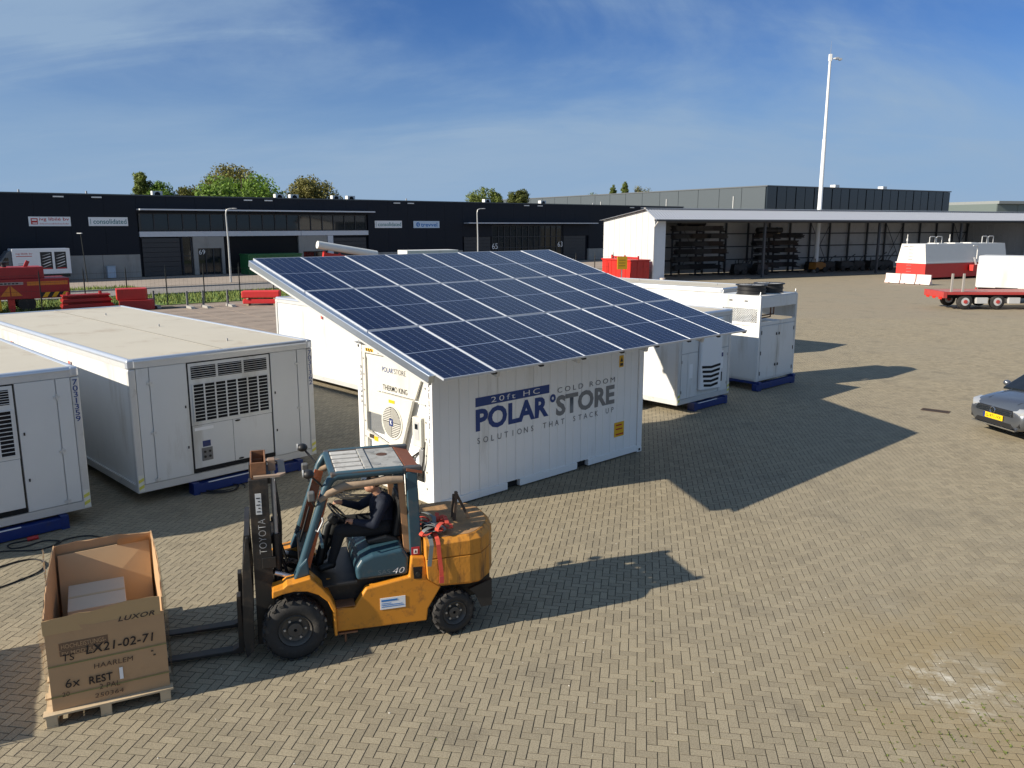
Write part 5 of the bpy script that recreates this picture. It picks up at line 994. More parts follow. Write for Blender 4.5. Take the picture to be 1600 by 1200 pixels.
for s_ in (-1, 1):
    MB().bar((1.08, s_ * .855, 1.03), (1.95, s_ * .70, 1.59), .05, .04).bar((2.75, s_ * .86, 1.04), (2.70, s_ * .695, 1.60), .06, .03).bar((3.62, s_ * .85, 1.05), (3.85, s_ * .67, 1.55), .10, .04).build('pillar', cp, CA)
    hl = MB().loft([[(x, s_ * y, z) for y, z in p] for x, p in ((.03, [(.44, .66), (.74, .66), (.74, .72), (.44, .73)]), (.13, [(.44, .67), (.86, .68), (.85, .80), (.44, .80)]), (.40, [(.70, .74), (.925, .74), (.905, .84), (.70, .86)]))]).build('headlight', mat('headlight_glass', (.42, .44, .46), .08, .3, spec=.9), CA, smooth=True)
    MB().ell((.05, s_ * .6, .70), (.02, .05, .035)).build('lamp', chrome, hl)
    MB().loft([[(x, s_ * y, z) for y, z in ((.62, .36), (.76, .37), (.75, .47), (.64, .45))] for x in (.03, .10)]).build('side_intake', black, CA)
    m_ = MB().ell((1.28, s_ * 1.02, 1.10), (.09, .10, .075)).build('mirror', cp, CA, smooth=True); MB().bar((1.28, s_ * .88, 1.05), (1.28, s_ * 1.0, 1.08), .06, .04).build('mirror_foot', black, m_)
    for x in (.92, 3.6):
        MB().cyl((x, s_ * .70, .36), (x, s_ * .945, .36), .40, n=32).build('wheel_arch', black, CA)
        wh = MB().lathe([(.22, -.11), (.33, -.11), (.36, -.08), (.36, .08), (.33, .11), (.22, .11)], (x, s_ * .85, .36), (0, 1, 0), 32).build('wheel', rubber, CA, smooth=True); MB().cyl((x, s_ * .88, .36), (x, s_ * .955, .36), .225, n=24).build('rim', alu, wh)
MB().prism([(-.56, .60), (.56, .60), (.52, .735), (-.52, .735)], 'x', -.03, .06).build('grille', black, CA)
for z in (.625, .665, .705): MB().prism([(-.55, z - .009), (.55, z - .009), (.55, z + .009), (-.55, z + .009)], 'x', -.060, -.031).build('grille_bar', chrome, CA)
em = MB().tube([(-.068, .075 * math.cos(t), .668 + .075 * math.sin(t)) for t in np.linspace(0, 6.283, 25)[:-1]], .009, 6, True).build('emblem', chrome, CA)
text('emblem_letter', 'V\nW', em, chrome, (-.07, .052, .615), (0, -1, 0), (0, 0, 1), .10, .105, .0, line=.6)
MB().prism([(-.60, .31), (.60, .31), (.52, .41), (-.52, .41)], 'x', -.004, .06).build('lower_intake', black, CA); MB().prism([(-.68, .255), (.68, .255), (.66, .285), (-.66, .285)], 'x', -.015, .08).build('lower_trim', chrome, CA)
npl = B(-.034, -.022, -.30, .30, .44, .57).build('number_plate', mat('plate_yellow', (.80, .50, .01), .4), CA); B(-.0365, -.0345, .245, .30, .44, .57).build('plate_band', blue_steel, npl); text('plate_lettering', 'G-971-VX', npl, black_print, (-.037, .22, .465), (0, -1, 0), (0, 0, 1), .48, .08, .01)
MB().prism([(1.06, 1.075), (1.10, 1.075), (1.10, 1.085), (1.06, 1.085)], 'y', -.5, .5).build('wiper', black, CA)
for y in (-.45, .45): MB().bar((.2, y, .888), (1.1, y * 1.25, 1.055), .012, .006).build('bonnet_crease', cp, CA)

# ------------------------------------------------------------------ vehicles and goods at the back of the yard
# box truck, seen from behind
q0 = gp(1524, 458, .55); BT = thing('box_truck', 'white box truck with tail lift parked behind the red flatbed', 'truck', (q0.x, q0.y, 0), -38)
tw = mat('truck_white', (.55, .555, .545), .5, var=.04, dirt=(.4, .38, .33), dirt_amt=.15, dscale=1, streak=True)
B(0, 7.2, 0, 2.5, .95, 3.1).build('box_body', tw, BT, bevel=.03); B(-.07, -.005, .1, 2.4, 1.0, 2.55).build('tail_lift', tw, BT, bevel=.02); B(-.03, -.004, .1, 2.4, 2.6, 3.05).build('rear_header', tw, BT); B(.1, 7.2, .2, 2.3, .7, .94).build('chassis', black, BT)
for x in (1.8, 5.9):
    B(x - .65, x + .65, -.02, .3, .95, 1.0).build('mudguard', black, BT)
    for y in (.02, 2.2): MB().cyl((x, y, .5), (x, y + .28, .5), .5, n=24).build('wheel', rubber, BT)
MB().prism([(7.25, .5), (9.2, .5), (9.2, 1.6), (8.9, 2.6), (7.25, 2.7)], 'y', .1, 2.4).build('cab', tw, BT, bevel=.08)
for y in (.3, 2.0): B(-.1, -.02, y, y + .25, .72, .9).build('tail_light', red_paint, BT)
# red flatbed trailer
fl = gp(1480, 483); FT = thing('flatbed_trailer', 'red flatbed trailer with grey stakes at its end', 'trailer', (fl.x, fl.y, 0), -1)
red2 = mat('trailer_red', (.38, .045, .04), .5, var=.12, dirt=(.2, .05, .04), dirt_amt=.2, dscale=2)
for k in range(16): B(-.1 + k * .6 + .01, .48 + k * .6, .0, 2.4, .98, 1.06).build('deck_plank', mat('deck_pink', (.36, .16, .14), .7, var=.15), FT)
B(-.1, 9.5, -.04, .0, .90, 1.07).build('side_rail', red2, FT); B(-.1, 9.5, 2.4, 2.44, .90, 1.07).build('side_rail', red2, FT); B(-.35, -.1, -.05, 2.45, .68, 1.08).build('rear_frame', red2, FT, bevel=.02)
for x in (1.1, 3.1): 
    for y in (.03, 2.05):
        wh = MB().lathe([(.2, -.14), (.40, -.14), (.46, -.1), (.46, .1), (.40, .14), (.2, .14)], (x, y + .16, .46), (0, 1, 0), 24).build('wheel', rubber, FT, smooth=True); MB().cyl((x, y + .05, .46), (x, y + .01, .46), .25, n=20).build('rim', alu_matt, wh); MB().cyl((x, y, .46), (x, y - .03, .46), .12, n=14).build('hub', red2, wh)
for x in (1.75, 3.75): B(x, x + .7, -.02, .25, .35, .72).build('tool_box', alu_matt, FT, bevel=.01)
B(5.0, 6.2, -.03, .3, .3, .8).build('winch_frame', red2, FT); B(.2, 9.4, .9, 1.5, .6, .97).build('chassis', black, FT)
for x in (.12, .82): B(x, x + .11, .02, .12, 1.07, 2.2).build('stake', mat('stake_grey', (.30, .28, .26), .7), FT)
for k in range(3): B(-.37, -.352, .1 + k * .8, .5 + k * .8, .6, .75).build('tail_light', mat('lamp_red', (.5, .02, .01), .3), FT)
B(6.3, 9.4, .1, 2.3, 1.07, 1.65).build('load', mat('plywood', (.42, .33, .22), .8, var=.15), FT); B(5.95, 6.03, .02, .12, 1.07, 2.0).build('stake', MATS['stake_grey'], FT)
# red and white tank pontoon
tp = gp(1444, 437); PT = thing('pontoon', 'red and white steel pontoon with ladders before the open shed', 'pontoon', (tp.x, tp.y, 0), 27)
pw_ = mat('pontoon_white', (.58, .58, .565), .45, var=.04, dirt=(.45, .42, .36), dirt_amt=.1); pr_ = mat('pontoon_red', (.52, .03, .025), .5, var=.1, dirt=(.25, .03, .02), dirt_amt=.15)
def frust_(x0, x1, y0, y1, z0, z1, ins): return MB().loft([[(x0, y0, z0), (x1, y0, z0), (x1, y1, z0), (x0, y1, z0)], [(x0 + ins[0], y0 + ins[1], z1), (x1 - ins[0], y0 + ins[1], z1), (x1 - ins[0], y1 - ins[1], z1), (x0 + ins[0], y1 - ins[1], z1)]])
frust_(0, 12.5, 0, 3.2, .15, 1.55, (0, 0)).build('hull', pr_, PT); frust_(0, 12.5, 0, 3.2, 1.55, 3.35, (.12, .32)).build('upper_hull', pw_, PT); B(-.08, 12.58, -.08, 3.28, 1.5, 1.6).build('rubbing_strake', pw_, PT)
for x in (.4, 6, 11.5): B(x, x + .5, .2, 3.0, 0, .15).build('bearer', wood, PT)
ld = MB(); [ld.bar((-.06 + .12 * ((z - 1.6) / 1.8 if z > 1.6 else 0), 1.5, z), (-.06 + .12 * ((z - 1.6) / 1.8 if z > 1.6 else 0), 2.0, z), .03, .03) for z in np.arange(.4, 3.3, .3)]; ld.build('ladder', steel, PT)
def hoop(x, y): return MB().tube([(x, y, 3.35), (x, y, 4.0), (x + .1, y, 4.05), (x + .7, y, 4.05), (x + .8, y, 4.0), (x + .8, y, 3.35)], .035, 8).build('hand_rail', alu_matt, PT)
for x in (1.2, 2.2, 9.2, 10.2): hoop(x, .7)
for x, y in ((.5, 2.6), (4.3, .8)): MB().cyl((x, y, 3.35), (x, y, 4.25), .035, n=8).box(x - .06, x + .06, y - .06, y + .06, 3.6, 3.85).build('lamp_post', pw_, PT)
for x in (3, 5.5, 8): B(x, x + 1.2, 1, 2.2, 3.35, 3.42).build('hatch', pw_, PT)
B(.1, .35, 2.1, 2.6, 3.0, 3.1).build('vent', black, PT)
B(6.4, 7.2, -.55, -.05, .7, 1.3).build('winch', pr_, PT, bevel=.03); MB().bar((7.5, -.5, .2), (6.9, -.2, 2.0), .12, .12).build('gangway', alu_matt, PT); MB().tube([(7.3, -.2, 1.6), (7.3, -.2, 3.1), (6.6, -.2, 3.15)], .05, 8).build('davit', pw_, PT)
for k in range(3):
    a = gp(1384 + 24 * k, 441 + 1.4 * k); b = gp(1407 + 24 * k, 442.4 + 1.4 * k); dd = b - a
    br = thing('road_barrier', ['pink and white road barrier at the row end away from the flatbed', 'middle pink and white road barrier of the three before the pontoon', 'pink and white road barrier at the row end towards the flatbed'][k], 'barrier', (a.x, a.y, 0), math.degrees(math.atan2(dd.y, dd.x)), 'barriers before the pontoon')
    L_ = dd.length - .04; MB().prism([(-.25, 0), (.25, 0), (.22, .15), (.10, .35), (.08, .85), (-.08, .85), (-.10, .35), (-.22, .15)], 'x', 0, L_).build('body', mat('barrier_pink', (.70, .55, .52), .5, var=.08), br, bevel=.02); B(L_ * .3, L_ * .36, -.255, .255, 0, .08).build('foot_slot', dark, br)
# red open container and yellow board by the shed end
rc = thing('red_container', 'red steel open container beside the white shed end', 'container', (gp(985, 441).x, gp(985, 441).y, 0), 28)
for i in range(6): B(-.03, .0, .05 + i * .75, .72 + i * .75, .15, 1.85).build('side_panel', red_paint, rc)
for i in range(3): B(.04 + i * .68, .66 + i * .68, -.03, 0, .15, 1.85).build('end_panel', red_paint, rc)
B(0, 2.1, 0, 4.6, .05, 1.9).build('body', red_paint, rc); B(-.08, 2.18, -.08, 4.68, 1.9, 2.02).build('rim', red_paint, rc)
MB().cyl((1.0, .3, 2.15), (1.0, 4.4, 2.15), .09, n=10).build('tarp_roll', red_paint, rc)
for y in (.2, 2.3, 4.4): B(.93, 1.07, y, y + .1, 2.0, 2.35).build('tarp_post', red_paint, rc)
yb = gp(970, 440); ybt = thing('notice_board', 'yellow notice board on a post before the red container', 'sign', (yb.x - .1, yb.y - 1.2, 0), 20); B(-.04, .04, -.04, .04, 0, 1.3).build('post', steel, ybt)
B(-.5, .5, -.08, -.041, 1.2, 2.35).build('board', yellow, ybt)
for z in (1.5, 1.75, 2.0): B(-.35, .3, -.086, -.081, z, z + .05).build('print_line', mat('line_brown', (.25, .12, .02), .6), ybt)
wb = tag(MB().lathe([(.22, 0), (.25, .3), (.27, .3), (.27, .33)], (0, 0, 0), (0, 0, 1), 16).build('bucket', mat('bucket_white', (.65, .55, .50), .5), loc=(gp(1035, 440).x, gp(1035, 440).y, 0), smooth=True), 'pale plastic bucket at the foot of the shed corner', 'bucket')

# ------------------------------------------------------------------ left background
fence_m = mat('fence_green_black', (.012, .016, .014), .5, var=.1)
FE = thing('yard_fence', 'dark wire fence on slim posts along the grass verge', 'fence', (FO.x, FO.y, 0), FAZ)
pm = MB().box(-.03, .03, -.03, .03, 0, 2.35).prism([(-.03, 2.35), (.03, 2.35), (.0, 2.62)], 'y', -.012, .012).mesh('post', fence_m)
for k in range(-9, 18): put('post', pm, FE, loc=(k * 2.42, 0, 0))
for z in (.25, .75, 1.25, 1.75, 2.2): MB().box(-9 * 2.42, 17 * 2.42, -.006, .006, z - .006, z + .006).build('wire', fence_m, FE)
vm = MB().box(-.0022, .0022, -.0022, .0022, .1, 2.3).mesh('wire_upright', fence_m)
for k in range(120): put('wire_upright', vm, FE, loc=(-9 * 2.42 + k * .26, 0, 0))
def lamp(px, py, top, lab, arm=(.45, .12), m=lamp_m, h=None):
    b = gp(px, py); t = thing('street_lamp', lab, 'street lamp', (b.x, b.y, 0), 0)
    MB().tube([(0, 0, 0), (0, 0, h * .55), (-.06, 0, h * .93), (.02, 0, h * .985), (.25, .06, h), (arm[0], arm[1], h + .02)], [.10, .08, .06, .055, .05, .045], 10).build('pole', m, t, smooth=True); MB().ell((arm[0] + .2, arm[1] + .05, h + .02), (.28, .12, .05)).build('lamp_head', m, t, smooth=True); return t
lamp(361, 441, 324, 'grey curved street lamp before the open bay of the dark hall', h=6.6); lamp(747, 421, 326, 'grey curved street lamp beside house number 65', h=7.0); lamp(1541, 388, 0, 'distant lamp post beyond the shed roof', h=9.9)
dl = thing('street_lamp', 'thin dark lamp post between the white van and the concrete plinth', 'street lamp', tuple(gp(137, 441)), 0); MB().cyl((0, 0, 0), (-.2, 0, 4.4), .05, .03, n=8).build('pole', fence_m, dl); B(-.5, -.1, -.1, .1, 4.38, 4.46).build('lamp_head', unit_white, dl)
# white van with the sign firm's lettering
vb = rot2((-1.7, -2.9), 39.5); VN = thing('delivery_van', 'white box van with red lettering and dark pictures on its side', 'van', (-46.6 + vb.x, 75 + vb.y, 0), 39.5)
B(2.05, 6.7, .0, 2.1, .75, 3.05).build('box_body', mat('van_white', (.72, .73, .75), .4, var=.03), VN, bevel=.04); MB().prism([(.0, .45), (2.03, .45), (2.03, 2.9), (1.75, 2.85), (.95, 1.75), (.15, 1.35), (.0, 1.1)], 'y', .1, 2.0).build('cab', mat('van_grey', (.10, .11, .125), .4, .2), VN, bevel=.06)
MB().prism([(1.05, 1.65), (1.75, 1.65), (1.75, 2.3), (1.5, 2.3)], 'y', .085, .099).build('side_window', glass_dark, VN); B(.2, 6.6, .2, 1.9, .45, .74).build('chassis', black, VN)
for x in (1.0, 5.3):
    for y in (.05, 1.8): MB().cyl((x, y, .36), (x, y + .22, .36), .36, n=20).build('wheel', rubber, VN)
text('lettering', 'ivg libilé bv', VN, red_print, (2.35, -.004, 2.5), X, Z, 1.3, .2, .01); B(2.35, 3.6, -.0045, -.001, 2.36, 2.42).build('print_line', red_print, VN)
for k in range(4): B(2.45, 2.9 + .1 * (k % 2), -.0045, -.001, 1.3 + k * .14, 1.33 + k * .14).build('print_line', grey_print, VN)
for x in (4.25, 5.4):
    g2 = B(x, x + .95, -.004, -.001, 1.2, 2.75).build('picture', black_print, VN, bevel=0)
    for k in range(5): MB().prism([(x + .08, 1.35 + k * .26), (x + .3, 1.38 + k * .26), (x + .85, 1.6 + k * .24), (x + .8, 1.66 + k * .24)], 'y', -.0075, -.0045).build('picture_mark', white_print if k % 2 else steel, g2)
    MB().prism([(x + .1, 1.22), (x + .9, 1.22), (x + .85, 1.32), (x + .15, 1.3)], 'y', -.0078, -.0045).build('picture_mark', red_print, g2)
# red crane chassis, ballast and beams
mk = fen(-14.1, .9); MC = thing('crane_chassis', 'dark red crane chassis with orange stripe and warning triangle behind the fence', 'crane chassis', (mk.x, mk.y, 0), FAZ)
dred = mat('crane_red', (.33, .018, .018), .5, var=.12, dirt=(.12, .015, .015), dirt_amt=.15)
B(0, 8.6, 0, 2.5, .75, 1.95).build('body', dred, MC, bevel=.03); B(3.8, 7.3, .3, 2.2, 1.95, 2.65).build('tank', dred, MC, bevel=.03); B(3.0, 3.7, .3, .9, 1.95, 2.75).build('side_box', red_paint, MC)
orange = mat('stripe_orange', (.62, .20, .02), .5); 
for a, b in ((.2, 2.2), (2.5, 4.4), (6.3, 8.5)): B(a, b, -.008, -.002, 1.55, 1.78).build('stripe', orange, MC)
B(4.7, 6.1, -.01, -.002, 1.62, 1.78).build('name_plate', mat('name_grey', (.4, .33, .3), .5), MC); [B(4.9 + k * .2, 5.04 + k * .2, -.016, -.0105, 1.66, 1.74).build('plate_mark', black_print, MC) for k in range(5)]
MB().prism([(4.85, .95), (5.36, .95), (5.36, 1.58)], 'y', -.009, -.002).prism([(5.42, .95), (6.0, .95), (5.42, 1.58)], 'y', -.009, -.002).build('triangle', orange, MC)
B(7.0, 8.55, -.008, -.002, .80, 1.12).build('chevron_plate', black_print, MC)
for k in range(3): MB().prism([(7.05 + k * .5, .81), (7.3 + k * .5, .81), (7.5 + k * .5, 1.11), (7.25 + k * .5, 1.11)], 'y', -.0125, -.0085).build('chevron', yellow, MC)
B(1.5, 2.8, -.01, -.002, .85, 1.05).build('number_plate', yellow, MC)
MB().cyl((5.3, 1, 2.65), (5.3, 1, 2.9), .13, n=12).cyl((5.3, 1, 2.9), (5.3, 1, 2.97), .3, n=14).build('vent_cap', black, MC); MB().bar((6.4, 1, 2.6), (6.6, 1, 3.0), .2, .2).build('exhaust', dred, MC)
for x in (.8, 2.4, 6.2):
    for y in (.05, 2.1): MB().cyl((x, y, .48), (x, y + .35, .48), .48, n=20).build('wheel', rubber, MC)
B(5.2, 5.55, -.1, .2, 0, .75).build('outrigger', red_paint, MC); B(4.7, 4.85, -.05, .15, .1, .75).build('outrigger', yellow, MC)
def ballast(lab, pos, rz, lx, ly, z0, h, m=red_paint):
    o = MB().prism([(0, 0), (lx * .92, 0), (lx, ly * .2), (lx, ly), (0, ly)], 'z', z0, z0 + h).build('ballast_block', m, loc=(pos.x, pos.y, 0), rot=(0, 0, R(rz)), bevel=.03); return tag(o, lab, 'ballast block', 'stacked ballast blocks')
bp = gp(187, 486); ballast('lower red ballast block of the two stacked by the fence', bp, FAZ - 12, 2.0, 1.3, 0, .62, dred); ballast('upper red ballast block resting on another by the fence', bp + Vector((-.15, .1, 0)), FAZ - 10, 1.75, 1.2, .63, .68)
bs = fen(-6.3, -.9); BS = thing('beam_stack', 'low stack of dark red steel beams beside the crane chassis', 'beams', (bs.x, bs.y, 0), FAZ)
for z in (0, .33, .66): MB().box(.1 * z, 2.9 - .3 * z, 0, .9, z, z + .09).box(.1 * z, 2.9 - .3 * z, 0, .9, z + .24, z + .325).box(.1 * z + .02, 2.88 - .3 * z, .35, .55, z + .091, z + .239).build('beam', dred, BS)
for x in (.4, 2.2): MB().cyl((x, .4, .985), (x, .4, 1.15), .1, n=10).build('pin', dred, BS)
rs_ = gp(378, 478); RS = thing('wrapped_beams', 'bright red tarpaulin wrapped beams on timbers by the fence', 'beams', (rs_.x, rs_.y, 0), FAZ - 30)
MB().box(0, 2.4, 0, .9, .5, .95).build('upper_pack', mat('tarp_red', (.62, .03, .03), .55, var=.15, scale=3, bump=.5, bscale=6), RS, bevel=.06); MB().box(.05, 2.35, .05, .85, .12, .42).build('lower_pack', MATS['tarp_red'], RS, bevel=.05)
for x in (.3, 2.0): B(x, x + .12, -.02, .92, 0, .12).build('bearer', wood, RS); B(x, x + .12, .0, .9, .421, .499).build('spacer', wood, RS)
for k, (px, py) in enumerate(((241, 480), (293, 481), (318, 480), (356, 478))):
    b = gp(px, py); t = thing('barrier_foot', ['first', 'second', 'third', 'fourth'][k] + ' grey steel post on a concrete foot counted from the ballast blocks', 'barrier foot', (b.x, b.y, .008), FAZ - 88, 'posts on concrete feet before the fence')
    MB().prism([(-.1, 0), (1.1, 0), (1.0, .14), (0, .16)], 'y', -.12, .12).build('foot', concrete, t); B(-.02, .1, -.05, .05, .16, 1.05).build('post', mat('post_grey', (.12, .125, .13), .6), t)
# crane boom section and white truck roof behind the panels
bm0 = Vector((-14.2, 60.0, 0)); BOOM = thing('crane_boom', 'long white crane boom tube lying on red trestles behind the panels', 'crane boom', bm0, 35)
bl_ = 4.7; MB().tube([(0, 0, 3.75), (bl_, 0, 2.95)], .28, 16).build('tube', mat('boom_white', (.66, .66, .62), .5, var=.06), BOOM, smooth=True)
MB().tube([(bl_, 0, 2.95), (bl_ + .02, 0, 2.948)], .24, 16).build('tube_end', dark, BOOM)
for x in (.5, 1.7, 3.0, 4.2): z = 3.4 - x * .17; MB().bar((x, -.3, 0), (x, 0, z), .14, .14).bar((x, .3, 0), (x, 0, z), .14, .14).build('trestle', red_paint, BOOM)
MB().bar((.4, .0, 2.95), (bl_ - .3, 0, 2.35), .3, .5).build('beam', red_paint, BOOM)
wt = gp(640, 420, 0); WT = thing('parked_truck', 'white truck body showing over the top edge of the panels', 'truck', (-9.2, 72, 0), 30); B(0, 5, 0, 2.2, .9, 2.95).build('box_body', tw, WT, bevel=.03); B(.1, 4.9, .2, 2.0, .5, .89).build('chassis', black, WT)
for x in (1, 4):
    for y in (0, 1.9): MB().cyl((x, y, .45), (x, y + .25, .45), .45).build('wheel', rubber, WT)
MB().prism([(-1.7, .5), (-.05, .5), (-.05, 2.5), (-1.2, 2.4), (-1.7, 1.4)], 'y', .1, 2.1).build('cab', tw, WT, bevel=.06)
# small things against the plinth
cab = rot2((8.6, -.6), 39.5); KB = thing('cabinet', 'pale blue metal cabinet against the concrete plinth of the hall', 'cabinet', (-46.6 + cab.x, 75 + cab.y, 0), 39.5); B(0, .75, 0, .4, .05, 1.15).build('body', mat('cabinet_blue', (.38, .46, .55), .5), KB, bevel=.02); B(-.03, .78, -.03, .42, 1.15, 1.2).build('lid', MATS['cabinet_blue'], KB); B(.1, .65, .05, .35, 0, .05).build('plinth', concrete, KB)

# ------------------------------------------------------------------ trees behind the halls
bark = mat('bark', (.07, .055, .04), .9, var=.2)
def tree(px, ytop, wpx, Y, lab, col, seed, shape='round', group='trees beyond the halls', dens=1.0):
    rng = np.random.default_rng(seed); X0 = (px - 800) / F_PX * Y * .98; top = CAM_H + (351.2 - ytop) / F_PX * Y * 1.0; rw = wpx * 1.22 / 2 / F_PX * Y
    t = thing('tree', lab, 'tree', (X0, Y, 0), 0, group); base = max(2.5, top - rw * (3.2 if shape == 'tall' else 1.9))
    tr = MB().tube([(0, 0, 0), (.2, .1, base * .6), (0, 0, base + (top - base) * .5), (.1, 0, top * .93)], [.35, .28, .17, .05], 8)
    cc = []
    for k in range(10): 
        a = rng.uniform(0, 6.28); zz = base + (top - base) * rng.uniform(.1, .7); r_ = rw * rng.uniform(.4, .8); tr.tube([(0, 0, zz - 1), (r_ * .5 * math.cos(a), r_ * .5 * math.sin(a), zz), (r_ * math.cos(a), r_ * math.sin(a), zz + .8)], [.12, .08, .03], 5)
    tr.build('trunk', bark, t)
    ncl = 70; cl = []
    for k in range(ncl):
        v = rng.normal(0, 1, 3); v /= np.linalg.norm(v); u = rng.random() ** .45
        hz = (top - base) / 2
        c = np.array([v[0] * u * rw * .85, v[1] * u * rw * .85, base + hz + v[2] * u * hz * .86]); 
        if shape == 'tall': c[0] *= 1.15 - .75 * (c[2] - base) / (top - base); c[1] *= 1.15 - .75 * (c[2] - base) / (top - base)
        cl.append((c, rng.uniform(.16, .32) * rw * (1 if shape != 'tall' else .9)))
    n = int(11000 * dens); V = np.zeros((n, 4, 3)); 
    for i in range(n):
        c, r_ = cl[rng.integers(ncl)]; d = rng.normal(0, 1, 3); d /= np.linalg.norm(d); p = c + d * r_ * rng.random() ** .4 * (1 + .35 * rng.random()); s_ = rng.uniform(.10, .26) * (rw / 4) ** .4; a = rng.normal(0, 1, 3); a /= np.linalg.norm(a); b = np.cross(a, d + .3 * rng.normal(0, 1, 3)); b /= np.linalg.norm(b) + 1e-6
        V[i] = [p - a * s_, p + b * s_ * .6, p + a * s_, p - b * s_ * .6]
    me = bpy.data.meshes.new('crown'); me.from_pydata(V.reshape(-1, 3).tolist(), [], (np.arange(n * 4).reshape(-1, 4)).tolist()); me.materials.append(leaf(col)); put('crown', me, t)
def leaf(col):
    nm = 'leaf_%02x%02x' % (int(col[0] * 999) % 256, int(col[1] * 999) % 256)
    if nm in MATS: return MATS[nm]
    m = bpy.data.materials.new(nm); m.use_nodes = True; nt = m.node_tree; p = nt.nodes['Principled BSDF']; p.inputs['Roughness'].default_value = .7; g = nt.nodes.new('ShaderNodeNewGeometry'); mx = nt.nodes.new('ShaderNodeMix'); mx.data_type = 'RGBA'
    mx.inputs[6].default_value = tuple(c * .55 for c in col) + (1,); mx.inputs[7].default_value = tuple(min(1, c * 1.5) for c in col) + (1,); nt.links.new(g.outputs['Random Per Island'], mx.inputs[0]); nt.links.new(mx.outputs[2], p.inputs['Base Color']); p.inputs['Subsurface Weight'].default_value = 0; tl = nt.nodes.new('ShaderNodeBsdfTranslucent'); nt.links.new(mx.outputs[2], tl.inputs[0]); ms = nt.nodes.new('ShaderNodeMixShader'); ms.inputs[0].default_value = .35; nt.links.new(p.outputs[0], ms.inputs[1]); nt.links.new(tl.outputs[0], ms.inputs[2]); nt.links.new(ms.outputs[0], nt.nodes['Material Output'].inputs[0]); MATS[nm] = m; return m
G1, G2, G3 = (.14, .18, .035), (.13, .22, .03), (.17, .16, .042)
for a in ((227, 263, 34, 140, 'slim tall tree beyond the left end of the hall roof', G1, 1, 'tall'), (252, 287, 44, 140, 'low round bush beside the slim tree beyond the hall', G2, 2), (300, 291, 46, 142, 'low yellow green bush left of the big round tree', (.12, .125, .02), 3), (372, 261, 84, 150, 'brownish tree rising behind the big round green tree', G3, 4), (380, 274, 136, 140, 'big round bright green tree beyond the hall roof', G2, 5, 'round', 'trees beyond the halls', 2.2), (332, 284, 60, 143, 'yellow green tree touching the big round tree', (.11, .12, .02), 12), (490, 277, 70, 140, 'lone olive brown round tree beyond the hall roof', G3, 6, 'round', 'trees beyond the halls', 1.3), (758, 295, 56, 170, 'wide pale tree beyond the hall left of the slim pair', G1, 7), (810, 297, 28, 170, 'small yellow green tree right of the wide pale tree', (.11, .13, .025), 8), (776, 297, 22, 171, 'narrow grey green tree touching the wide pale tree', G1, 13, 'tall'), (928, 303, 34, 300, 'low distant tree over the grey warehouse roof', G1, 9), (957, 291, 12, 300, 'narrow distant poplar over the grey warehouse roof', G1, 10, 'tall'), (975, 287, 14, 300, 'taller distant poplar over the grey warehouse roof', G1, 14, 'tall'), (1003, 294, 46, 300, 'wide distant brownish tree over the grey warehouse roof', G3, 11)): tree(*a)

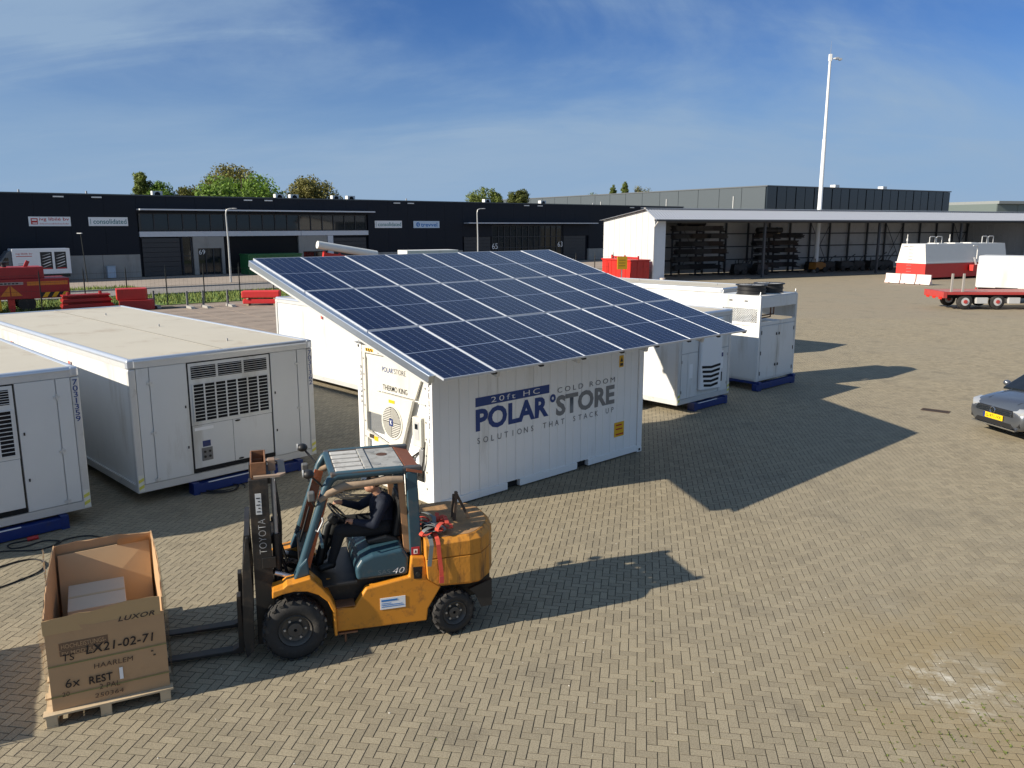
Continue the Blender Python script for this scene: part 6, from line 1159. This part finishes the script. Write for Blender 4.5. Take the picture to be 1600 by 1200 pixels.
# ------------------------------------------------------------------ cables on the paving
cable = mat('cable_black', (.012, .012, .013), .55, var=.2)
def coil(c, r, n, seed, sq=.8):
    r_ = random.Random(seed); pts = []
    for i in range(n * 20):
        t = i / 20 * 2 * math.pi; k = r * (1 + .18 * math.sin(t * .37 + seed)); pts.append((c[0] + k * math.cos(t) + .05 * math.sin(t * .21 + 1), c[1] + sq * k * math.sin(t) + .05 * math.cos(t * .17), .013 + .012 * (i // 20) + .004 * math.sin(t * 3)))
    return pts
kA = gp(345, 764); t = tag(MB().tube(coil(kA, .36, 4, 2), .011, 6).build('power_cable', cable, smooth=True), 'coiled black cable on the paving before unit 7031362', 'cable')
kB = gp(560, 772); t = tag(MB().tube(coil(kB, .42, 6, 5), .013, 6).build('power_cable', cable, smooth=True), 'thick coil of black cable behind the forklift driver', 'cable')
def path(px, r=.012): P2 = [gp(*q) for q in px]; return MB().tube([(q.x, q.y, .013) for q in P2], r, 6)
def smooth_px(pts, n=8):
    out = []
    for i in range(len(pts) - 1):
        p0, p1, p2, p3 = (np.array(pts[max(0, min(len(pts) - 1, i + k))], float) for k in (-1, 0, 1, 2))
        for t in np.linspace(0, 1, n, endpoint=False): out.append(tuple(.5 * ((2 * p1) + (-p0 + p2) * t + (2 * p0 - 5 * p1 + 4 * p2 - p3) * t ** 2 + (-p0 + 3 * p1 - 3 * p2 + p3) * t ** 3)))
    return out + [pts[-1]]
C3 = thing('extension_cable', 'black extension cable with red plug looping beside the carton', 'cable', (0, 0, 0))
path(smooth_px([(-30, 866), (15, 862), (60, 860), (95, 848), (70, 846), (40, 855), (18, 858), (14, 852), (40, 846), (44, 846)])).build('cord', cable, C3, smooth=True)
a, b = gp(43, 846), gp(60, 842); MB().cyl((a.x, a.y, .035), (b.x, b.y, .035), .035, n=14).build('plug', mat('plug_red', (.45, .03, .03), .5), C3)
t = tag(path(smooth_px([(-40, 900), (0, 887), (30, 878), (55, 875), (70, 882), (60, 895), (30, 908), (0, 919), (-40, 930)]), .013).build('power_cable', cable, smooth=True), 'black cable lying in a wide bend left of the carton', 'cable')
t = tag(path(smooth_px([(88, 850), (110, 842), (140, 838), (170, 842), (200, 838)])).build('power_cable', cable, smooth=True), 'black cable running behind the open carton', 'cable')

# grit and flecks on the paving
def flecks():
    rng = np.random.default_rng(21); mb = MB()
    for i in range(150):
        x = rng.uniform(-5, 9); y = rng.uniform(6.8, 17); s_ = rng.uniform(.004, .013); t = rng.uniform(0, 6.3)
        p = [(x + s_ * rng.uniform(.6, 1.4) * math.cos(t + k * 1.57), y + s_ * rng.uniform(.6, 1.4) * math.sin(t + k * 1.57), 0) for k in range(4)]
        mb.add(p + [(x, y, s_ * .6)], [(0, 1, 4), (1, 2, 4), (2, 3, 4), (3, 0, 4)])
    o = mb.build('grit', mat('grit_pale', (.55, .52, .46), .8, var=.3), fixn=False, kind='stuff'); o['label'] = 'scattered pale grit on the brick paving'
flecks()
